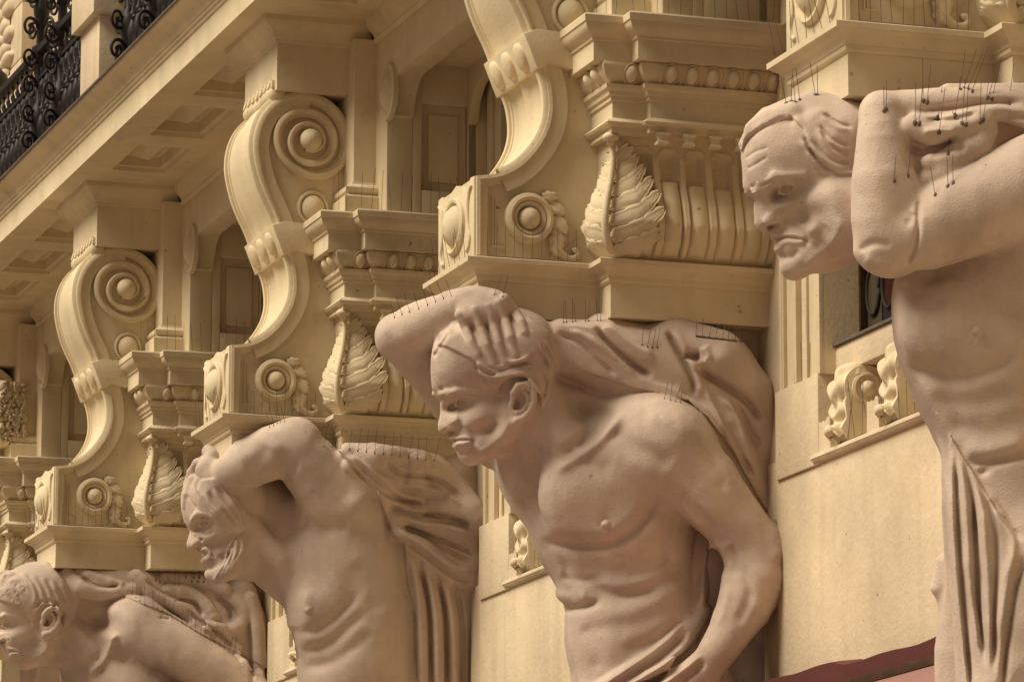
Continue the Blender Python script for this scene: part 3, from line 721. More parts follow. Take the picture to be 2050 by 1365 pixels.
    def relief(s, poly, h, soft, dmin=-1e4, dmax=1e4, fade=None):
        """raise everything inside an outline by h with an edge 'soft' wide (hair over skin, cloth over back)"""
        P = np.asarray(poly, np.float32); q = s.sl(np.r_[P.min(0)-4, max(dmin, s.lo[2])], np.r_[P.max(0)+4, min(dmax, s.hi[2])])
        if q is None: return s
        U = s.ax[0][q[0]][:, None]; V = s.ax[1][q[1]][None, :]; best = np.full((U.shape[0], V.shape[1]), 1e9, np.float32); ins = np.zeros(best.shape, bool)
        for a, b in zip(P, np.roll(P, -1, 0)):
            ba = b-a; t = np.clip(((U-a[0])*ba[0]+(V-a[1])*ba[1])/(float(ba@ba)+1e-9), 0, 1)
            best = np.minimum(best, (U-a[0]-t*ba[0])**2+(V-a[1]-t*ba[1])**2)
            cr = (a[1] > V) != (b[1] > V); ins ^= cr & (U < (b[0]-a[0])*(V-a[1])/(b[1]-a[1]+1e-9)+a[0])
        e = np.clip(np.where(ins, 1, -1)*np.sqrt(best)/soft, 0, 1); e = np.sqrt(np.clip(1-(1-e)**2, 0, 1))
        if fade: e = e*np.clip((U-fade[0])/(fade[1]-fade[0]), 0, 1)
        s.F[q] -= (h*e)[:, :, None]; return s
    def wedge(s, poly, mid, slope, rnd, cap, k):
        """a blade whose outline is the given profile, thickening inwards from it"""
        P = np.asarray(poly, np.float32); q = s.sl(np.r_[P.min(0)-12, s.lo[2]], np.r_[P.max(0)+12, s.hi[2]])
        U = s.ax[0][q[0]][:, None]; V = s.ax[1][q[1]][None, :]; best = np.full((U.shape[0], V.shape[1]), 1e9, np.float32); ins = np.zeros(best.shape, bool)
        for a, b in zip(P, np.roll(P, -1, 0)):
            ba = b-a; h = np.clip(((U-a[0])*ba[0]+(V-a[1])*ba[1])/(float(ba@ba)+1e-9), 0, 1)
            best = np.minimum(best, (U-a[0]-h*ba[0])**2+(V-a[1]-h*ba[1])**2)
            cr = (a[1] > V) != (b[1] > V); ins ^= cr & (U < (b[0]-a[0])*(V-a[1])/(b[1]-a[1]+1e-9)+a[0])
        dl = np.minimum(np.where(ins, 1, -1)*np.sqrt(best), cap)
        W = s.ax[2][q[2]][None, None, :]-mid(U)[:, :, None]
        s.blend(q, ((np.sqrt(W*W+rnd*rnd)-rnd-slope*dl[:, :, None])/math.sqrt(1+slope*slope)).astype(np.float32), k); return s
    def bump(s, c, amp, sig, dmin=-1e4, dmax=1e4): return s.ridge([(c[0]-.5, c[1]), (c[0]+.5, c[1])], amp, sig, dmin, dmax, False)
    def noise(s, amp, cells, seed):
        """slow hand-modelled unevenness"""
        g = np.random.default_rng(seed)
        for a, c in zip(amp, cells):
            sh = np.maximum(((s.hi-s.lo)/c).astype(int)+3, 4); N = g.standard_normal(tuple(sh)).astype(np.float32); out = N
            for ax in range(3):
                x = (s.ax[ax]-s.lo[ax])/c; i = x.astype(int); f = x-i; f = f*f*(3-2*f); shp = [1, 1, 1]; shp[ax] = -1; f = f.reshape(shp).astype(np.float32)
                out = np.take(out, i, ax)*(1-f)+np.take(out, i+1, ax)*f
            s.F += a*out
        return s
    def mesh(s, name, mat, parent=None, adapt=ADAPT):
        F = np.clip(s.F, -3*s.vox, 3*s.vox)
        F[0] = F[-1] = F[:, 0] = F[:, -1] = 3*s.vox; F[:, :, 0] = F[:, :, -1] = 3*s.vox
        g = vdb.FloatGrid(3*s.vox); g.copyFromArray(F.astype(np.float32))
        pts, tris, quads = g.convertToPolygons(isovalue=0.0, adaptivity=adapt)
        # drop crumbs: keep only the largest connected piece
        w = s.world(s.lo+pts*s.vox)
        me = bpy.data.meshes.new(name); nq, ntr = len(quads), len(tris)
        me.vertices.add(len(w)); me.vertices.foreach_set('co', w.astype(np.float32).ravel())
        me.loops.add(nq*4+ntr*3); me.polygons.add(nq+ntr)
        me.loops.foreach_set('vertex_index', np.r_[quads[:, ::-1].ravel(), tris[:, ::-1].ravel()].astype(np.int32))
        me.polygons.foreach_set('loop_start', np.r_[np.arange(nq)*4, nq*4+np.arange(ntr)*3].astype(np.int32))
        me.update(calc_edges=True); me.validate(); me.shade_smooth(); me.materials.append(mat)
        print('VERTS', name, s.k, len(w), 'verts', nq, ntr)
        s.F = None
        # the pillar from which the figure grows, below the modelled part
        low = w[pts[:, 1] > s.n[1]-4]; ctr = np.median(low, axis=0); hx, hy = np.ptp(low[:, 0])*.40, np.ptp(low[:, 1])*.40; z0 = low[:, 2].mean()+.03
        ctr[:2] = (low[:, :2].max(0)+low[:, :2].min(0))/2; m = MB(); th = np.arange(28)/28*2*math.pi; G = []
        for f_, z in ((.96, z0), (1.0, z0-.05), (.98, z0-.3), (.86, 1.2), (.80, .6), (1.05, .55), (1.1, .0)):
            G.append([(ctr[0]+hx*f_*np.sign(math.cos(t))*abs(math.cos(t))**.7, ctr[1]+hy*f_*np.sign(math.sin(t))*abs(math.sin(t))**.7, z) for t in th])
        m.grid(np.array(G), closev=True); m.build('herm_pillar', mat, parent, True, angle=50)
        return link(bpy.data.objects.new(name, me), parent)
def folds(c, rolls, valleys, k=4, dmin=-80):
    """cloth: rounded rolls laid on the mass beneath (points u, v; radius from-to; lift), then sharp valleys between them"""
    for pts, r0, r1, lift in rolls:
        p = crom(np.asarray(pts, float), 4); n = len(p); w = np.sin(np.pi*np.linspace(.12, .92, n))**.5
        c.on([(u, v, lift-r*.62, r) for (u, v), r in zip(p, np.linspace(r0, r1, n)*(.55+.45*w))], k)
    for pts, a, sg in valleys: c.ridge(pts, a, sg, dmin)
def laid_finger(c, uv, r, lift=0):
    n = len(uv); rr = np.interp(np.linspace(0, 1, n), [0, .5, 1], [r*1.1, r, r*.8]); c.on([(u, v, h+lift, q) for (u, v, h), q in zip(uv, rr)], 2.5)
def finger(c, pts, r, k=3):
    """one finger: knuckle, two bends, tip; pts (u, v, d)"""
    n = len(pts); rr = np.interp(np.linspace(0, 1, n), [0, .5, 1], [r*1.12, r, r*.82])
    c.cap([(*p, q) for p, q in zip(pts, rr)], k)
    for p in pts[1:-1]: c.ell(p, (r*1.06, r*1.04, r*1.08), k=4)
def head(c, L):
    """A head from measured landmarks: prof = profile line on the mid-plane, plus near-side features; dm = depth of the mid-plane at the
    ear, yaw = how far the face is turned to the viewer, w = half width of the skull, tilt = nod of the face."""
    dm, w, yw = L['dm'], L['w'], L.get('yaw', 14); ps = R_(yw); ue = L['ear'][0]; T = L.get('tilt', 0)
    mid = lambda u: dm+(ue-u)*math.tan(ps)
    g = w/105.0; A_ = R_(T)
    def M(p, lat=0.0, r=0):
        u = p[0]+(2*lat*w*math.sin(ps) if lat < 0 else 0); d = mid(p[0])+lat*w*math.cos(ps)
        return (u, p[1], d, r) if r else (u, p[1], d)
    def rt(o, x, y, rot=None):
        a = A_ if rot is None else R_(rot); return (o[0]+(x*math.cos(a)-y*math.sin(a))*g, o[1]+(x*math.sin(a)+y*math.cos(a))*g)
    sk = L['skull']; c.ell((sk[0], sk[1], mid(sk[0])), (sk[2], sk[3], w), rot=sk[4], yaw=-yw*.5, k=10)
    fa = L['face']; c.ell((fa[0], fa[1], mid(fa[0])-4), (fa[2], fa[3], w*.74), rot=fa[4], yaw=-yw, k=30*g, p=2.4)
    fo = L['forehead']; c.ell((fo[0], fo[1], mid(fo[0])), (fo[2], fo[3], w*.80), rot=T, yaw=-yw, k=22*g, p=2.3)
    ch, ja, ea = L['chin'], L['jaw'], L['ear']
    for sg in (1, -1):
        c.cap([M(ch, 0, 20*g), M(((ch[0]*1.2+ja[0]*.8)/2, (ch[1]*1.3+ja[1]*.7)/2), sg*.40, 19*g), M(ja, sg*.66, 23*g)], 22*g)
        c.cap([M(ja, sg*.64, 25*g), M(((ja[0]+ea[0])/2, (ja[1]+ea[1])/2), sg*.72, 28*g), M((ea[0]-8*g, ea[1]), sg*.78, 22*g)], 26*g)
    ul, ll, mc, mo = L['upperlip'], L['lowerlip'], L['mcorner'], L['mouth']
    c.ell(M(((mo[0]+mc[0])/2+12*g, (mo[1]+mc[1])/2)), (30*g, 30*g, w*.40), rot=T, k=16*g); c.ell(M(ch), (20*g, 19*g, 26*g), k=12*g)
    for sg in (1, -1): c.ell(M(L['cheek'], sg*.50), (36*g, 17*g, 24*g), rot=T-14, k=24*g)
    # the profile blade carries forehead, nose, lips and chin in their exact outline
    c.wedge(list(L['prof'])+L.get('inner', [(ja[0], ja[1]), (fa[0], fa[1]-30*g), (fo[0]+20*g, fo[1])]), mid, L.get('slope', .86), 5*g, 40*g, 6*g)
    # brow, socket, eyeball, lids
    ey, er = L['eye'], L.get('eyerot', T-14); dn = mid(ey[0])+4
    br = L['brow']
    c.cap([M(br[0], -.12, 10*g), M((br[1][0]+4*g, br[1][1]), -.40, 11*g), M(br[2], -.6, 8*g)], 8*g)
    so = L.get('sock', 1.0); c.pit(rt(ey, -3, 4, er), 21*g*so, 27*g, 13*g, er, dn); c.pit(rt(ey, -22, 4, er), 8*g*so, 13*g, 14*g, er, dn)
    bq = L.get('browr', 1.0); c.on([(br[0][0]+8*g, br[0][1], -6*g, 9*g*bq), (br[1][0], br[1][1], -1*g, 11*g*bq), (br[2][0], br[2][1], -4*g, 8*g*bq)], 3.0*g)
    t = c.top(*ey)
    if t is not None:
        ez = L.get('eyesize', 1.0)
        c.ell((ey[0], ey[1], t-3.5*g), (17*g*ez, 11*g*ez, 11*g*ez), rot=er, k=1.5)
        o = L.get('open', 1.0)*ez; P0, P1 = rt(ey, -17*ez, 2, er), rt(ey, 18*ez, 1, er)
        for dy, rr in ((-9.5*o, 3.8), (8.5*o, 3.0)): c.on([(*P0, 0, rr*.8*g), (*rt(ey, -8*ez, dy*.9, er), 1.2*g, rr*g), (*rt(ey, 5*ez, dy, er), 1.2*g, rr*g), (*P1, 0, rr*.8*g)], 2)
        c.pit(rt(ey, -4, -1, er), 5.5*g, 3.6*g, 3.8*g, 0, dn); c.ridge([rt(ey, -9, -2, er), rt(ey, -3, -8, er), rt(ey, 4, -1, er), rt(ey, -3, 6, er), rt(ey, -9, -2, er)], -1.8*g, 1.8*g, dn, ends=False)
        c.ridge([rt(ey, -20, 16, er), rt(ey, 0, 20, er), rt(ey, 22, 14, er)], -2.2*g, 4*g, dn)
    # nose wing, nostril
    wg, nb = L['wing'], L['nosebase']; t = c.top(*wg)
    if t is not None:
        ns = L.get('nose', 1.0); c.ell((wg[0], wg[1], t-3*g), (15*g*ns, 12*g*ns, 10*g), rot=T-10, k=5*g)
        c.ridge([(wg[0]+8*g, wg[1]-15*g*ns), (wg[0]+18*g*ns, wg[1]-3*g), (wg[0]+15*g*ns, wg[1]+10*g*ns)], -2.4*g, 4*g, dn)
        c.pit((wg[0]-5*g, wg[1]+11*g*ns), 8*g, 10*g, 4.2*g, T-6, mid(wg[0]))
    # mouth
    gap = L.get('gap', 0); m1 = L.get('mline', [((mo[0]*.6+mc[0]*.4), mo[1]*.6+mc[1]*.4-1)])
    ln = [(mo[0]+2, mo[1])]+list(m1)+[mc]
    if gap: c.pit(L['gapc'], 26*g, gap*1.5, gap, T-10, mid(mo[0])-30)
    dl_ = mid(mo[0])-6; lp = L.get('lip', 1.0)
    c.ridge([(ul[0]+3*g, ul[1]-2*g)]+[(x, y-5*g) for x, y in m1]+[mc], 3.4*g*lp, 4*g, dl_, ends=False)
    if gap: c.on([(ll[0]+6*g, ll[1]-1*g, -4*g, 6*g), (L['gapc'][0]+3*g, L['gapc'][1]+gap*1.5, -4*g, 6*g), (mc[0]-3*g, mc[1]+5*g, -3*g, 3.5*g)], 3*g)
    else: c.ridge([(ll[0]+3*g, ll[1])]+[(x, y+8*g) for x, y in m1]+[(mc[0]-3*g, mc[1]+3*g)], 4.2*g*lp, 5*g, dl_, ends=False)
    if not gap: c.ridge(ln, -6*g, 2.5*g, dl_, ends=False); c.pit((mc[0]+4*g, mc[1]+2*g), 3.5*g, 6*g, 6*g, 0, dn)
    c.ridge([(ll[0]+12*g, ll[1]+13*g), (ll[0]+30*g, ll[1]+12*g), (mc[0]-8*g, mc[1]+16*g)], -3*g, 6*g, mid(mo[0]))
    c.ridge([(ch[0]+20*g, ch[1]+8*g), ((ch[0]+ja[0])/2, (ch[1]+ja[1])/2+14*g), (ja[0], ja[1]+6*g), ((ja[0]+ea[0])/2, (ja[1]+ea[1])/2)], 4*g*L.get('jawline', 1), 9*g, dn)
    c.ridge([((ch[0]+ja[0])/2, (ch[1]+ja[1])/2-18*g), (ja[0]-10*g, ja[1]-22*g)], -3.5*g*L.get('jawline', 1), 12*g, dn)
    f_ = L.get('fold', 1)
    c.ridge([(wg[0]+20*g, wg[1]-4*g), (wg[0]*.5+mc[0]*.5+20*g, wg[1]*.5+mc[1]*.5), (mc[0]+14*g, mc[1]+14*g)], -3.6*g*f_, 5*g, dn)
    c.ridge([(wg[0]+34*g, wg[1]), (wg[0]*.5+mc[0]*.5+34*g, wg[1]*.5+mc[1]*.5), (mc[0]+26*g, mc[1]+10*g)], 3.0*g*f_, 9*g, dn)
    for p, a, su, sv in L.get('pits', ()): c.pit(p, a*g, su*g, sv*g, T, dn)
    return mid, M, g
def ear(c, L, mid, g, rot=0, size=1.0):
    u, v = L['ear']; a = g*size; d = c.top(u, v)-4*a
    ca, sa = math.cos(R_(rot)), math.sin(R_(rot)); q = lambda x, y, z=0: (u+(x*ca-y*sa)*a, v+(x*sa+y*ca)*a, d+z*a)
    c.ell(q(4, 4, 2), (28*a, 42*a, 15*a), rot=rot, yaw=-12, k=6*a)
    c.ell(q(-4, 0, 20), (15*a, 22*a, 17*a), rot=rot, k=4*a, sub=True)
    c.ell(q(-8, 8, 8), (8*a, 11*a, 14*a), rot=rot, k=3*a, sub=True)
    hx = [(-16, 4), (-19, -14), (-10, -32), (8, -38), (24, -26), (28, -4), (22, 18), (10, 34), (-4, 42)]
    c.cap([(*q(x, y, 15+3*math.sin(i)), r) for i, ((x, y), r) in enumerate(zip(hx, np.array([5, 6, 7, 7.5, 7.5, 7, 7, 8, 9])*a))], 3)
    c.cap([(*q(x, y, 13), 4.5*a) for x, y in ((2, -22), (14, -12), (15, 4), (8, 18), (-4, 24))], 3)
    c.ell(q(-5, 42, 5), (12*a, 13*a, 9*a), k=5*a)
    c.ell(q(-19, 10, 8), (6*a, 9*a, 7*a), rot=rot-10, k=4*a)
def spikes_dark(): pass
# ------------------------------------------------------------------ figure with a hand on his head (third pier)
def figure_hand_on_head():
    root = empty('atlas_statue', 'stooping stone atlas figure with one hand resting on his own head', 'statue', 'atlas figures under the consoles', (2*S, -.4, 0))
    c = Clay(2, 742, 1585, 566, 1470, -210, 300, VOX)
    # torso
    c.ell((1228, 1030, 15), (172, 205, 160), rot=-14, k=0)
    c.ell((1110, 930, -60), (120, 120, 110), rot=-20, k=50)          # far shoulder mass
    c.ell((1272, 1270, 30), (142, 190, 150), rot=-4, k=60)
    c.ell((1290, 1470, 30), (165, 150, 160), k=60)
    c.ell((1310, 910, 60), (135, 110, 110), rot=30, k=50)            # near shoulder girdle
    c.ell((1330, 880, 10), (140, 100, 120), k=40)
    # neck
    c.cap([(1035, 815, 60, 88), (1105, 860, 40, 98), (1200, 920, 15, 112)], 40)
    c.cap([(1060, 790, 100, 50), (1130, 880, 120, 40), (1110, 950, 110, 26)], 24)   # sternomastoid
    # pectoral, near and far
    c.ell((1198, 985, 122), (128, 92, 54), rot=-16, yaw=-12, k=30)
    c.ell((1080, 960, 10), (75, 110, 90), rot=-24, k=26)
    # deltoid and arm
    c.ell((1318, 900, 120), (112, 98, 92), rot=35, k=34)
    c.cap([(1330, 905, 125, 92), (1400, 968, 130, 76), (1456, 1034, 132, 63), (1508, 1104, 130, 60)], 18)
    c.cap([(1508, 1100, 128, 60), (1506, 1156, 142, 66), (1484, 1205, 165, 56), (1452, 1260, 188, 43), (1424, 1302, 200, 38)], 12)
    c.ell((1535, 1112, 118), (36, 34, 34), k=16)
    c.ell((1405, 1000, 160), (40, 78, 40), rot=-40, k=20)            # biceps
    # hand on the hip
    c.ell((1392, 1338, 205), (48, 44, 30), rot=-35, k=14)
    for i, (dx, dy) in enumerate(((-62, 18), (-52, 40), (-30, 60), (-4, 66))):
        finger(c, [(1375+i*8-10, 1345+i*8, 214-i*3), (1375+dx*.55+i*6, 1348+dy*.7+i*5, 222-i*4), (1370+dx+i*4, 1356+dy+i*4, 205-i*6)], 13)
    finger(c, [(1378, 1322, 205), (1330, 1330, 216), (1296, 1342, 205)], 14)
    # far arm: shoulder, elbow in front of the head, forearm, hand
    c.cap([(1010, 870, -120, 76), (920, 790, -70, 66), (815, 690, -5, 48)], 22)
    c.cap([(800, 672, 0, 46), (835, 660, 20, 52), (880, 638, 50, 46), (925, 618, 82, 36)], 8)
    c.ell((783, 676, -4), (32, 40, 40), k=14)
    # head
    L = dict(dm=62, w=96, yaw=15, tilt=-8, skull=(1002, 718, 110, 106, -8), face=(974, 815, 70, 104, -12), forehead=(932, 728, 64, 72),
             prof=[(905, 650), (884, 672), (871, 700), (867, 725), (866, 745), (866, 765), (868, 782), (875, 796), (882, 805), (881, 820), (880, 838), (877, 852), (877, 862), (882, 869), (892, 873), (899, 875), (899, 881), (904, 884.5), (908, 887), (908, 893), (913, 899), (919, 903), (921, 909), (925, 917), (931, 925), (940, 929), (955, 927), (977, 920), (1000, 906)],
             chin=(946, 908), jaw=(1008, 866), cheek=(968, 838), brow=((882, 789), (920, 784), (962, 783)), eye=(926, 808), eyerot=-18, sock=1.05, eyesize=.88, browr=1.15, nosebase=(901, 874), wing=(909, 857), upperlip=(900, 879), mouth=(905, 885), lowerlip=(910, 894),
             mline=[(918, 882), (932, 881)], mcorner=(945, 882), ear=(1043, 806), fold=.4, pits=(((966, 860), 7, 28, 18), ((990, 790), 5, 26, 26), ((1000, 845), 4, 20, 30)))
    mid, M_, g = head(c, L); ear(c, L, mid, g, 8, 1.02)
    c.ridge([(884, 774), (891, 788), (896, 798)], -3, 4, 60); c.ridge([(900, 797), (930, 790), (962, 792)], -3, 3.5, 60)
    # hair: cap, wave over the ear, locks
    c.ell((1045, 700, mid(1045)+34), (70, 76, 80), k=14); c.ell((1070, 760, mid(1070)+40), (38, 58, 58), k=16)
    c.on([(893, 676, -8, 12), (915, 690, -8, 14), (940, 722, -6, 15), (962, 742, -5, 15), (985, 756, -4, 14), (1010, 752, -4, 13), (1045, 745, -5, 13), (1080, 742, -6, 14)], 8)
    c.on([(965, 765, -4, 6), (985, 780, -4, 7), (1004, 785, -4, 5)], 4)
    c.relief([(905, 648), (893, 672), (878, 694), (898, 700), (930, 716), (955, 730), (962, 752), (984, 780), (1000, 792), (1008, 772), (1028, 758), (1056, 762), (1078, 790), (1084, 818), (1098, 800), (1110, 750), (1110, 710), (1096, 668), (1060, 638), (1000, 608)], 7, 5, 30)
    for pts in ([(962, 755), (985, 768), (1030, 760), (1062, 758)], [(972, 735), (1000, 745), (1040, 732), (1075, 728)], [(1000, 728), (1032, 736), (1062, 720), (1070, 702)], [(1080, 748), (1094, 768), (1086, 802)], [(1072, 700), (1094, 730), (1100, 772)], [(905, 668), (890, 690), (870, 720)], [(1085, 690), (1104, 725), (1103, 760)], [(950, 735), (975, 750), (1000, 752)]):
        c.ridge(pts, -5, 3.6, 40); c.ridge([(x+4, y-7) for x, y in pts], 3.5, 5, 40)
    # hand on the crown
    hd = 150
    c.ell((962, 612, 128), (58, 34, 30), rot=10, k=12); c.ell((964, 630, 144), (52, 30, 28), rot=-12, k=14); c.ell((1000, 622, 142), (30, 22, 24), rot=-20, k=12); c.cap([(905, 622, 74, 36), (945, 612, 112, 34), (990, 612, 135, 26)], 10)
    for F_ in ([(924, 636, -9), (936, 660, -1), (946, 688, -2), (958, 714, -5)], [(954, 626, -9), (966, 660, 1), (978, 694, -1), (990, 730, -5)], [(979, 620, -9), (991, 654, 1), (1002, 690, -1), (1013, 728, -5)],
               [(999, 614, -9), (1013, 644, 1), (1023, 680, -1), (1034, 714, -5)], [(1010, 606, -8), (1031, 630, 0), (1043, 650, 0), (1050, 670, -4)]):
        laid_finger(c, F_, 11.5)
    for p in ([(940, 640), (948, 668), (962, 700)], [(964, 636), (976, 664), (990, 704)], [(990, 632), (1002, 664), (1014, 700)], [(1012, 626), (1026, 650), (1038, 680)]): c.ridge(p, -3, 3.5, 60)
    c.ell((1120, 770, 10), (44, 50, 60), k=14)
    # trapezius and the hollow above the collar bone, collar bone, armpit
    c.cap([(1100, 820, 40, 40), (1200, 835, 60, 44), (1300, 850, 80, 50)], 40)
    c.pit((1176, 822), 26, 42, 22, 10, 0)
    c.ridge([(1250, 815), (1215, 862), (1170, 905), (1100, 948)], 9, 12, 20); c.ridge([(1222, 820), (1195, 862), (1150, 900)], -4, 14, 20)
    c.ridge([(1220, 850), (1258, 892), (1295, 908), (1345, 930)], -8, 20, 60)
    c.ridge([(1078, 1078), (1120, 1086), (1165, 1088), (1222, 1082), (1280, 1042), (1315, 985)], -9, 15, 20)
    c.ridge([(1070, 1060), (1160, 1066), (1225, 1058), (1275, 1020)], 5, 20, 20)
    c.on([(1209, 1047, -1, 8), (1211, 1047, -1, 8)], 5); c.ridge([(1199, 1047), (1210, 1036), (1221, 1047), (1210, 1058), (1199, 1047)], -2, 4, 60, ends=False)
    c.ridge([(1088, 965), (1085, 1020), (1092, 1080), (1112, 1140), (1112, 1200)], -4, 18, 0)      # breast bone
    for pts in ([(1150, 1110), (1210, 1140), (1290, 1120), (1345, 1070)], [(1165, 1180), (1240, 1195), (1320, 1160), (1375, 1110)], [(1150, 1250), (1230, 1250), (1310, 1225), (1380, 1190)]): c.ridge(pts, -4.5, 18, 30); c.ridge([(x, y-30) for x, y in pts], 3, 20, 30)
    c.ridge([(1098, 1205), (1125, 1216), (1165, 1212), (1205, 1196)], -11, 8, 0); c.ridge([(1098, 1185), (1130, 1192), (1180, 1188)], 5, 12, 0)
    c.ell((1149, 1228, 168), (14, 7, 26), rot=-8, k=5, sub=True)
    c.bump((1150, 1145), 4, 34, 40)
    c.ridge([(1380, 1010), (1420, 1060), (1455, 1090)], -5, 12, 100); c.ridge([(1450, 1085), (1465, 1110), (1462, 1150)], -6, 9, 100)
    for pts, a_, sg_ in (([(1372, 862), (1420, 930), (1450, 985)], -5, 11), ([(1345, 975), (1390, 1020), (1436, 1062)], -6, 10), ([(1470, 1118), (1492, 1180), (1462, 1250)], -6, 11), ([(1440, 1130), (1446, 1185), (1425, 1250)], 4, 9), ([(1108, 1104), (1160, 1150), (1235, 1186), (1330, 1172)], -7, 13),
                         ([(1120, 1080), (1138, 1150), (1150, 1215)], -3.5, 12), ([(1116, 1150), (1160, 1158), (1210, 1150)], -4, 9), ([(1215, 1110), (1262, 1106), (1300, 1080)], -5, 9), ([(1245, 1150), (1300, 1138), (1345, 1100)], -5, 9), ([(1240, 1300), (1310, 1272), (1375, 1228)], -7, 13), ([(1165, 1245), (1190, 1290), (1200, 1340)], -4, 14),
                         ([(1120, 700+200), (1180, 930), (1230, 940)], -4, 18), ([(1290, 830), (1340, 850), (1380, 890)], 4, 16)): c.ridge(pts, a_, sg_, 20)
    c.bump((1548, 1106), 5, 15, 60); c.ridge([(1078, 1080), (1165, 1090), (1226, 1082), (1284, 1042), (1318, 985)], -6, 7, 20)
    # ---- drapery over the back, under the block
    c.cap([(1105, 690, 60, 42), (1180, 720, 50, 56), (1270, 780, 48, 56), (1330, 830, 40, 40)], 10)
    c.cap([(1120, 672, 92, 30), (1200, 690, 84, 36), (1290, 740, 70, 34), (1390, 830, 60, 28)], 10)
    c.cap([(1200, 680, 30, 36), (1330, 715, 20, 54), (1420, 800, 10, 60), (1480, 900, 0, 60), (1525, 1030, -10, 50)], 20)
    c.cap([(1330, 700, 40, 40), (1450, 735, 10, 50), (1500, 820, 0, 44), (1530, 930, -10, 36)], 16)
    c.cap([(1440, 900, 20, 60), (1500, 1040, 10, 60), (1520, 1250, 0, 60), (1500, 1460, 0, 66)], 16)
    c.cap([(1100, 700, 70, 46), (1180, 716, 70, 50), (1280, 760, 66, 40), (1372, 790, 60, 26)], 16); c.cap([(1200, 668, 56, 30), (1290, 715, 62, 42), (1370, 760, 56, 40)], 14)
    c.cap([(1350, 690, 40, 46), (1430, 724, 40, 56), (1490, 790, 24, 50), (1520, 880, 6, 40)], 16); c.cap([(1385, 770, 60, 26), (1440, 850, 62, 34), (1490, 950, 46, 30), (1520, 1040, 30, 24)], 12)
    for pts, a_, sg_ in (([(1112, 668), (1160, 690), (1200, 726), (1236, 758)], -12, 6), ([(1132, 658), (1185, 684), (1225, 716), (1270, 752)], 7, 9), ([(1188, 656), (1216, 690), (1258, 728), (1306, 758)], -24, 7), ([(1205, 652), (1250, 690), (1310, 722)], 8, 12), ([(1240, 770), (1310, 776), (1372, 792)], 6, 10),
                         ([(1330, 660), (1352, 700), (1378, 752), (1388, 796)], -17, 6), ([(1345, 660), (1372, 706), (1396, 760), (1400, 800)], 7, 8), ([(1366, 710), (1384, 715), (1400, 716)], -24, 8), ([(1404, 694), (1414, 714), (1404, 734)], 9, 8), ([(1386, 738), (1435, 766), (1488, 802), (1526, 850)], -22, 7), ([(1420, 700), (1470, 740), (1512, 800)], 8, 22),
                         ([(1396, 768), (1424, 806), (1456, 870), (1500, 948)], 12, 8), ([(1412, 776), (1442, 830), (1474, 900), (1506, 960)], -14, 6), ([(1432, 790), (1470, 826), (1490, 890), (1512, 960)], 10, 8), ([(1468, 808), (1496, 860), (1522, 900)], -9, 8)): c.ridge(pts, a_, sg_, -40)
    c.relief([(1100, 752), (1140, 752), (1182, 752), (1230, 768), (1262, 778), (1310, 787), (1374, 804), (1412, 836), (1462, 905), (1516, 1000), (1576, 1090), (1620, 1000), (1560, 640), (1200, 620), (1100, 640)], 9, 6, -60, 118, fade=(1108, 1200))
    # cloth round the hips
    c.cap([(1180, 1400, 150, 30), (1260, 1350, 170, 30), (1340, 1290, 150, 28), (1395, 1225, 90, 26), (1410, 1150, 40, 26), (1408, 1050, 10, 26)], 10)
    c.cap([(1160, 1440, 120, 60), (1280, 1420, 140, 70), (1400, 1380, 120, 70)], 16)
    for i in range(6):
        o = i*15; c.ridge([(1165+o*1.2, 1390+o*.3), (1235+o, 1340+o*.55), (1310+o*.8, 1290+o*.7), (1372+o*.5, 1235+o)], (-12 if i % 2 else 10), 6, 30)
    c.ridge([(1415, 1080), (1405, 1150), (1402, 1215)], 12, 8, -20); c.ridge([(1430, 1090), (1425, 1160), (1415, 1220)], -10, 8, -20)
    for x in (1490, 1520): c.ridge([(x, 1280), (x+6, 1360), (x, 1460)], -12, 10, -40)
    c.noise((.9, .35), (44, 14), 3)
    c.mesh('figure', M_STATUE, root)
    return root
VOX = 2.1
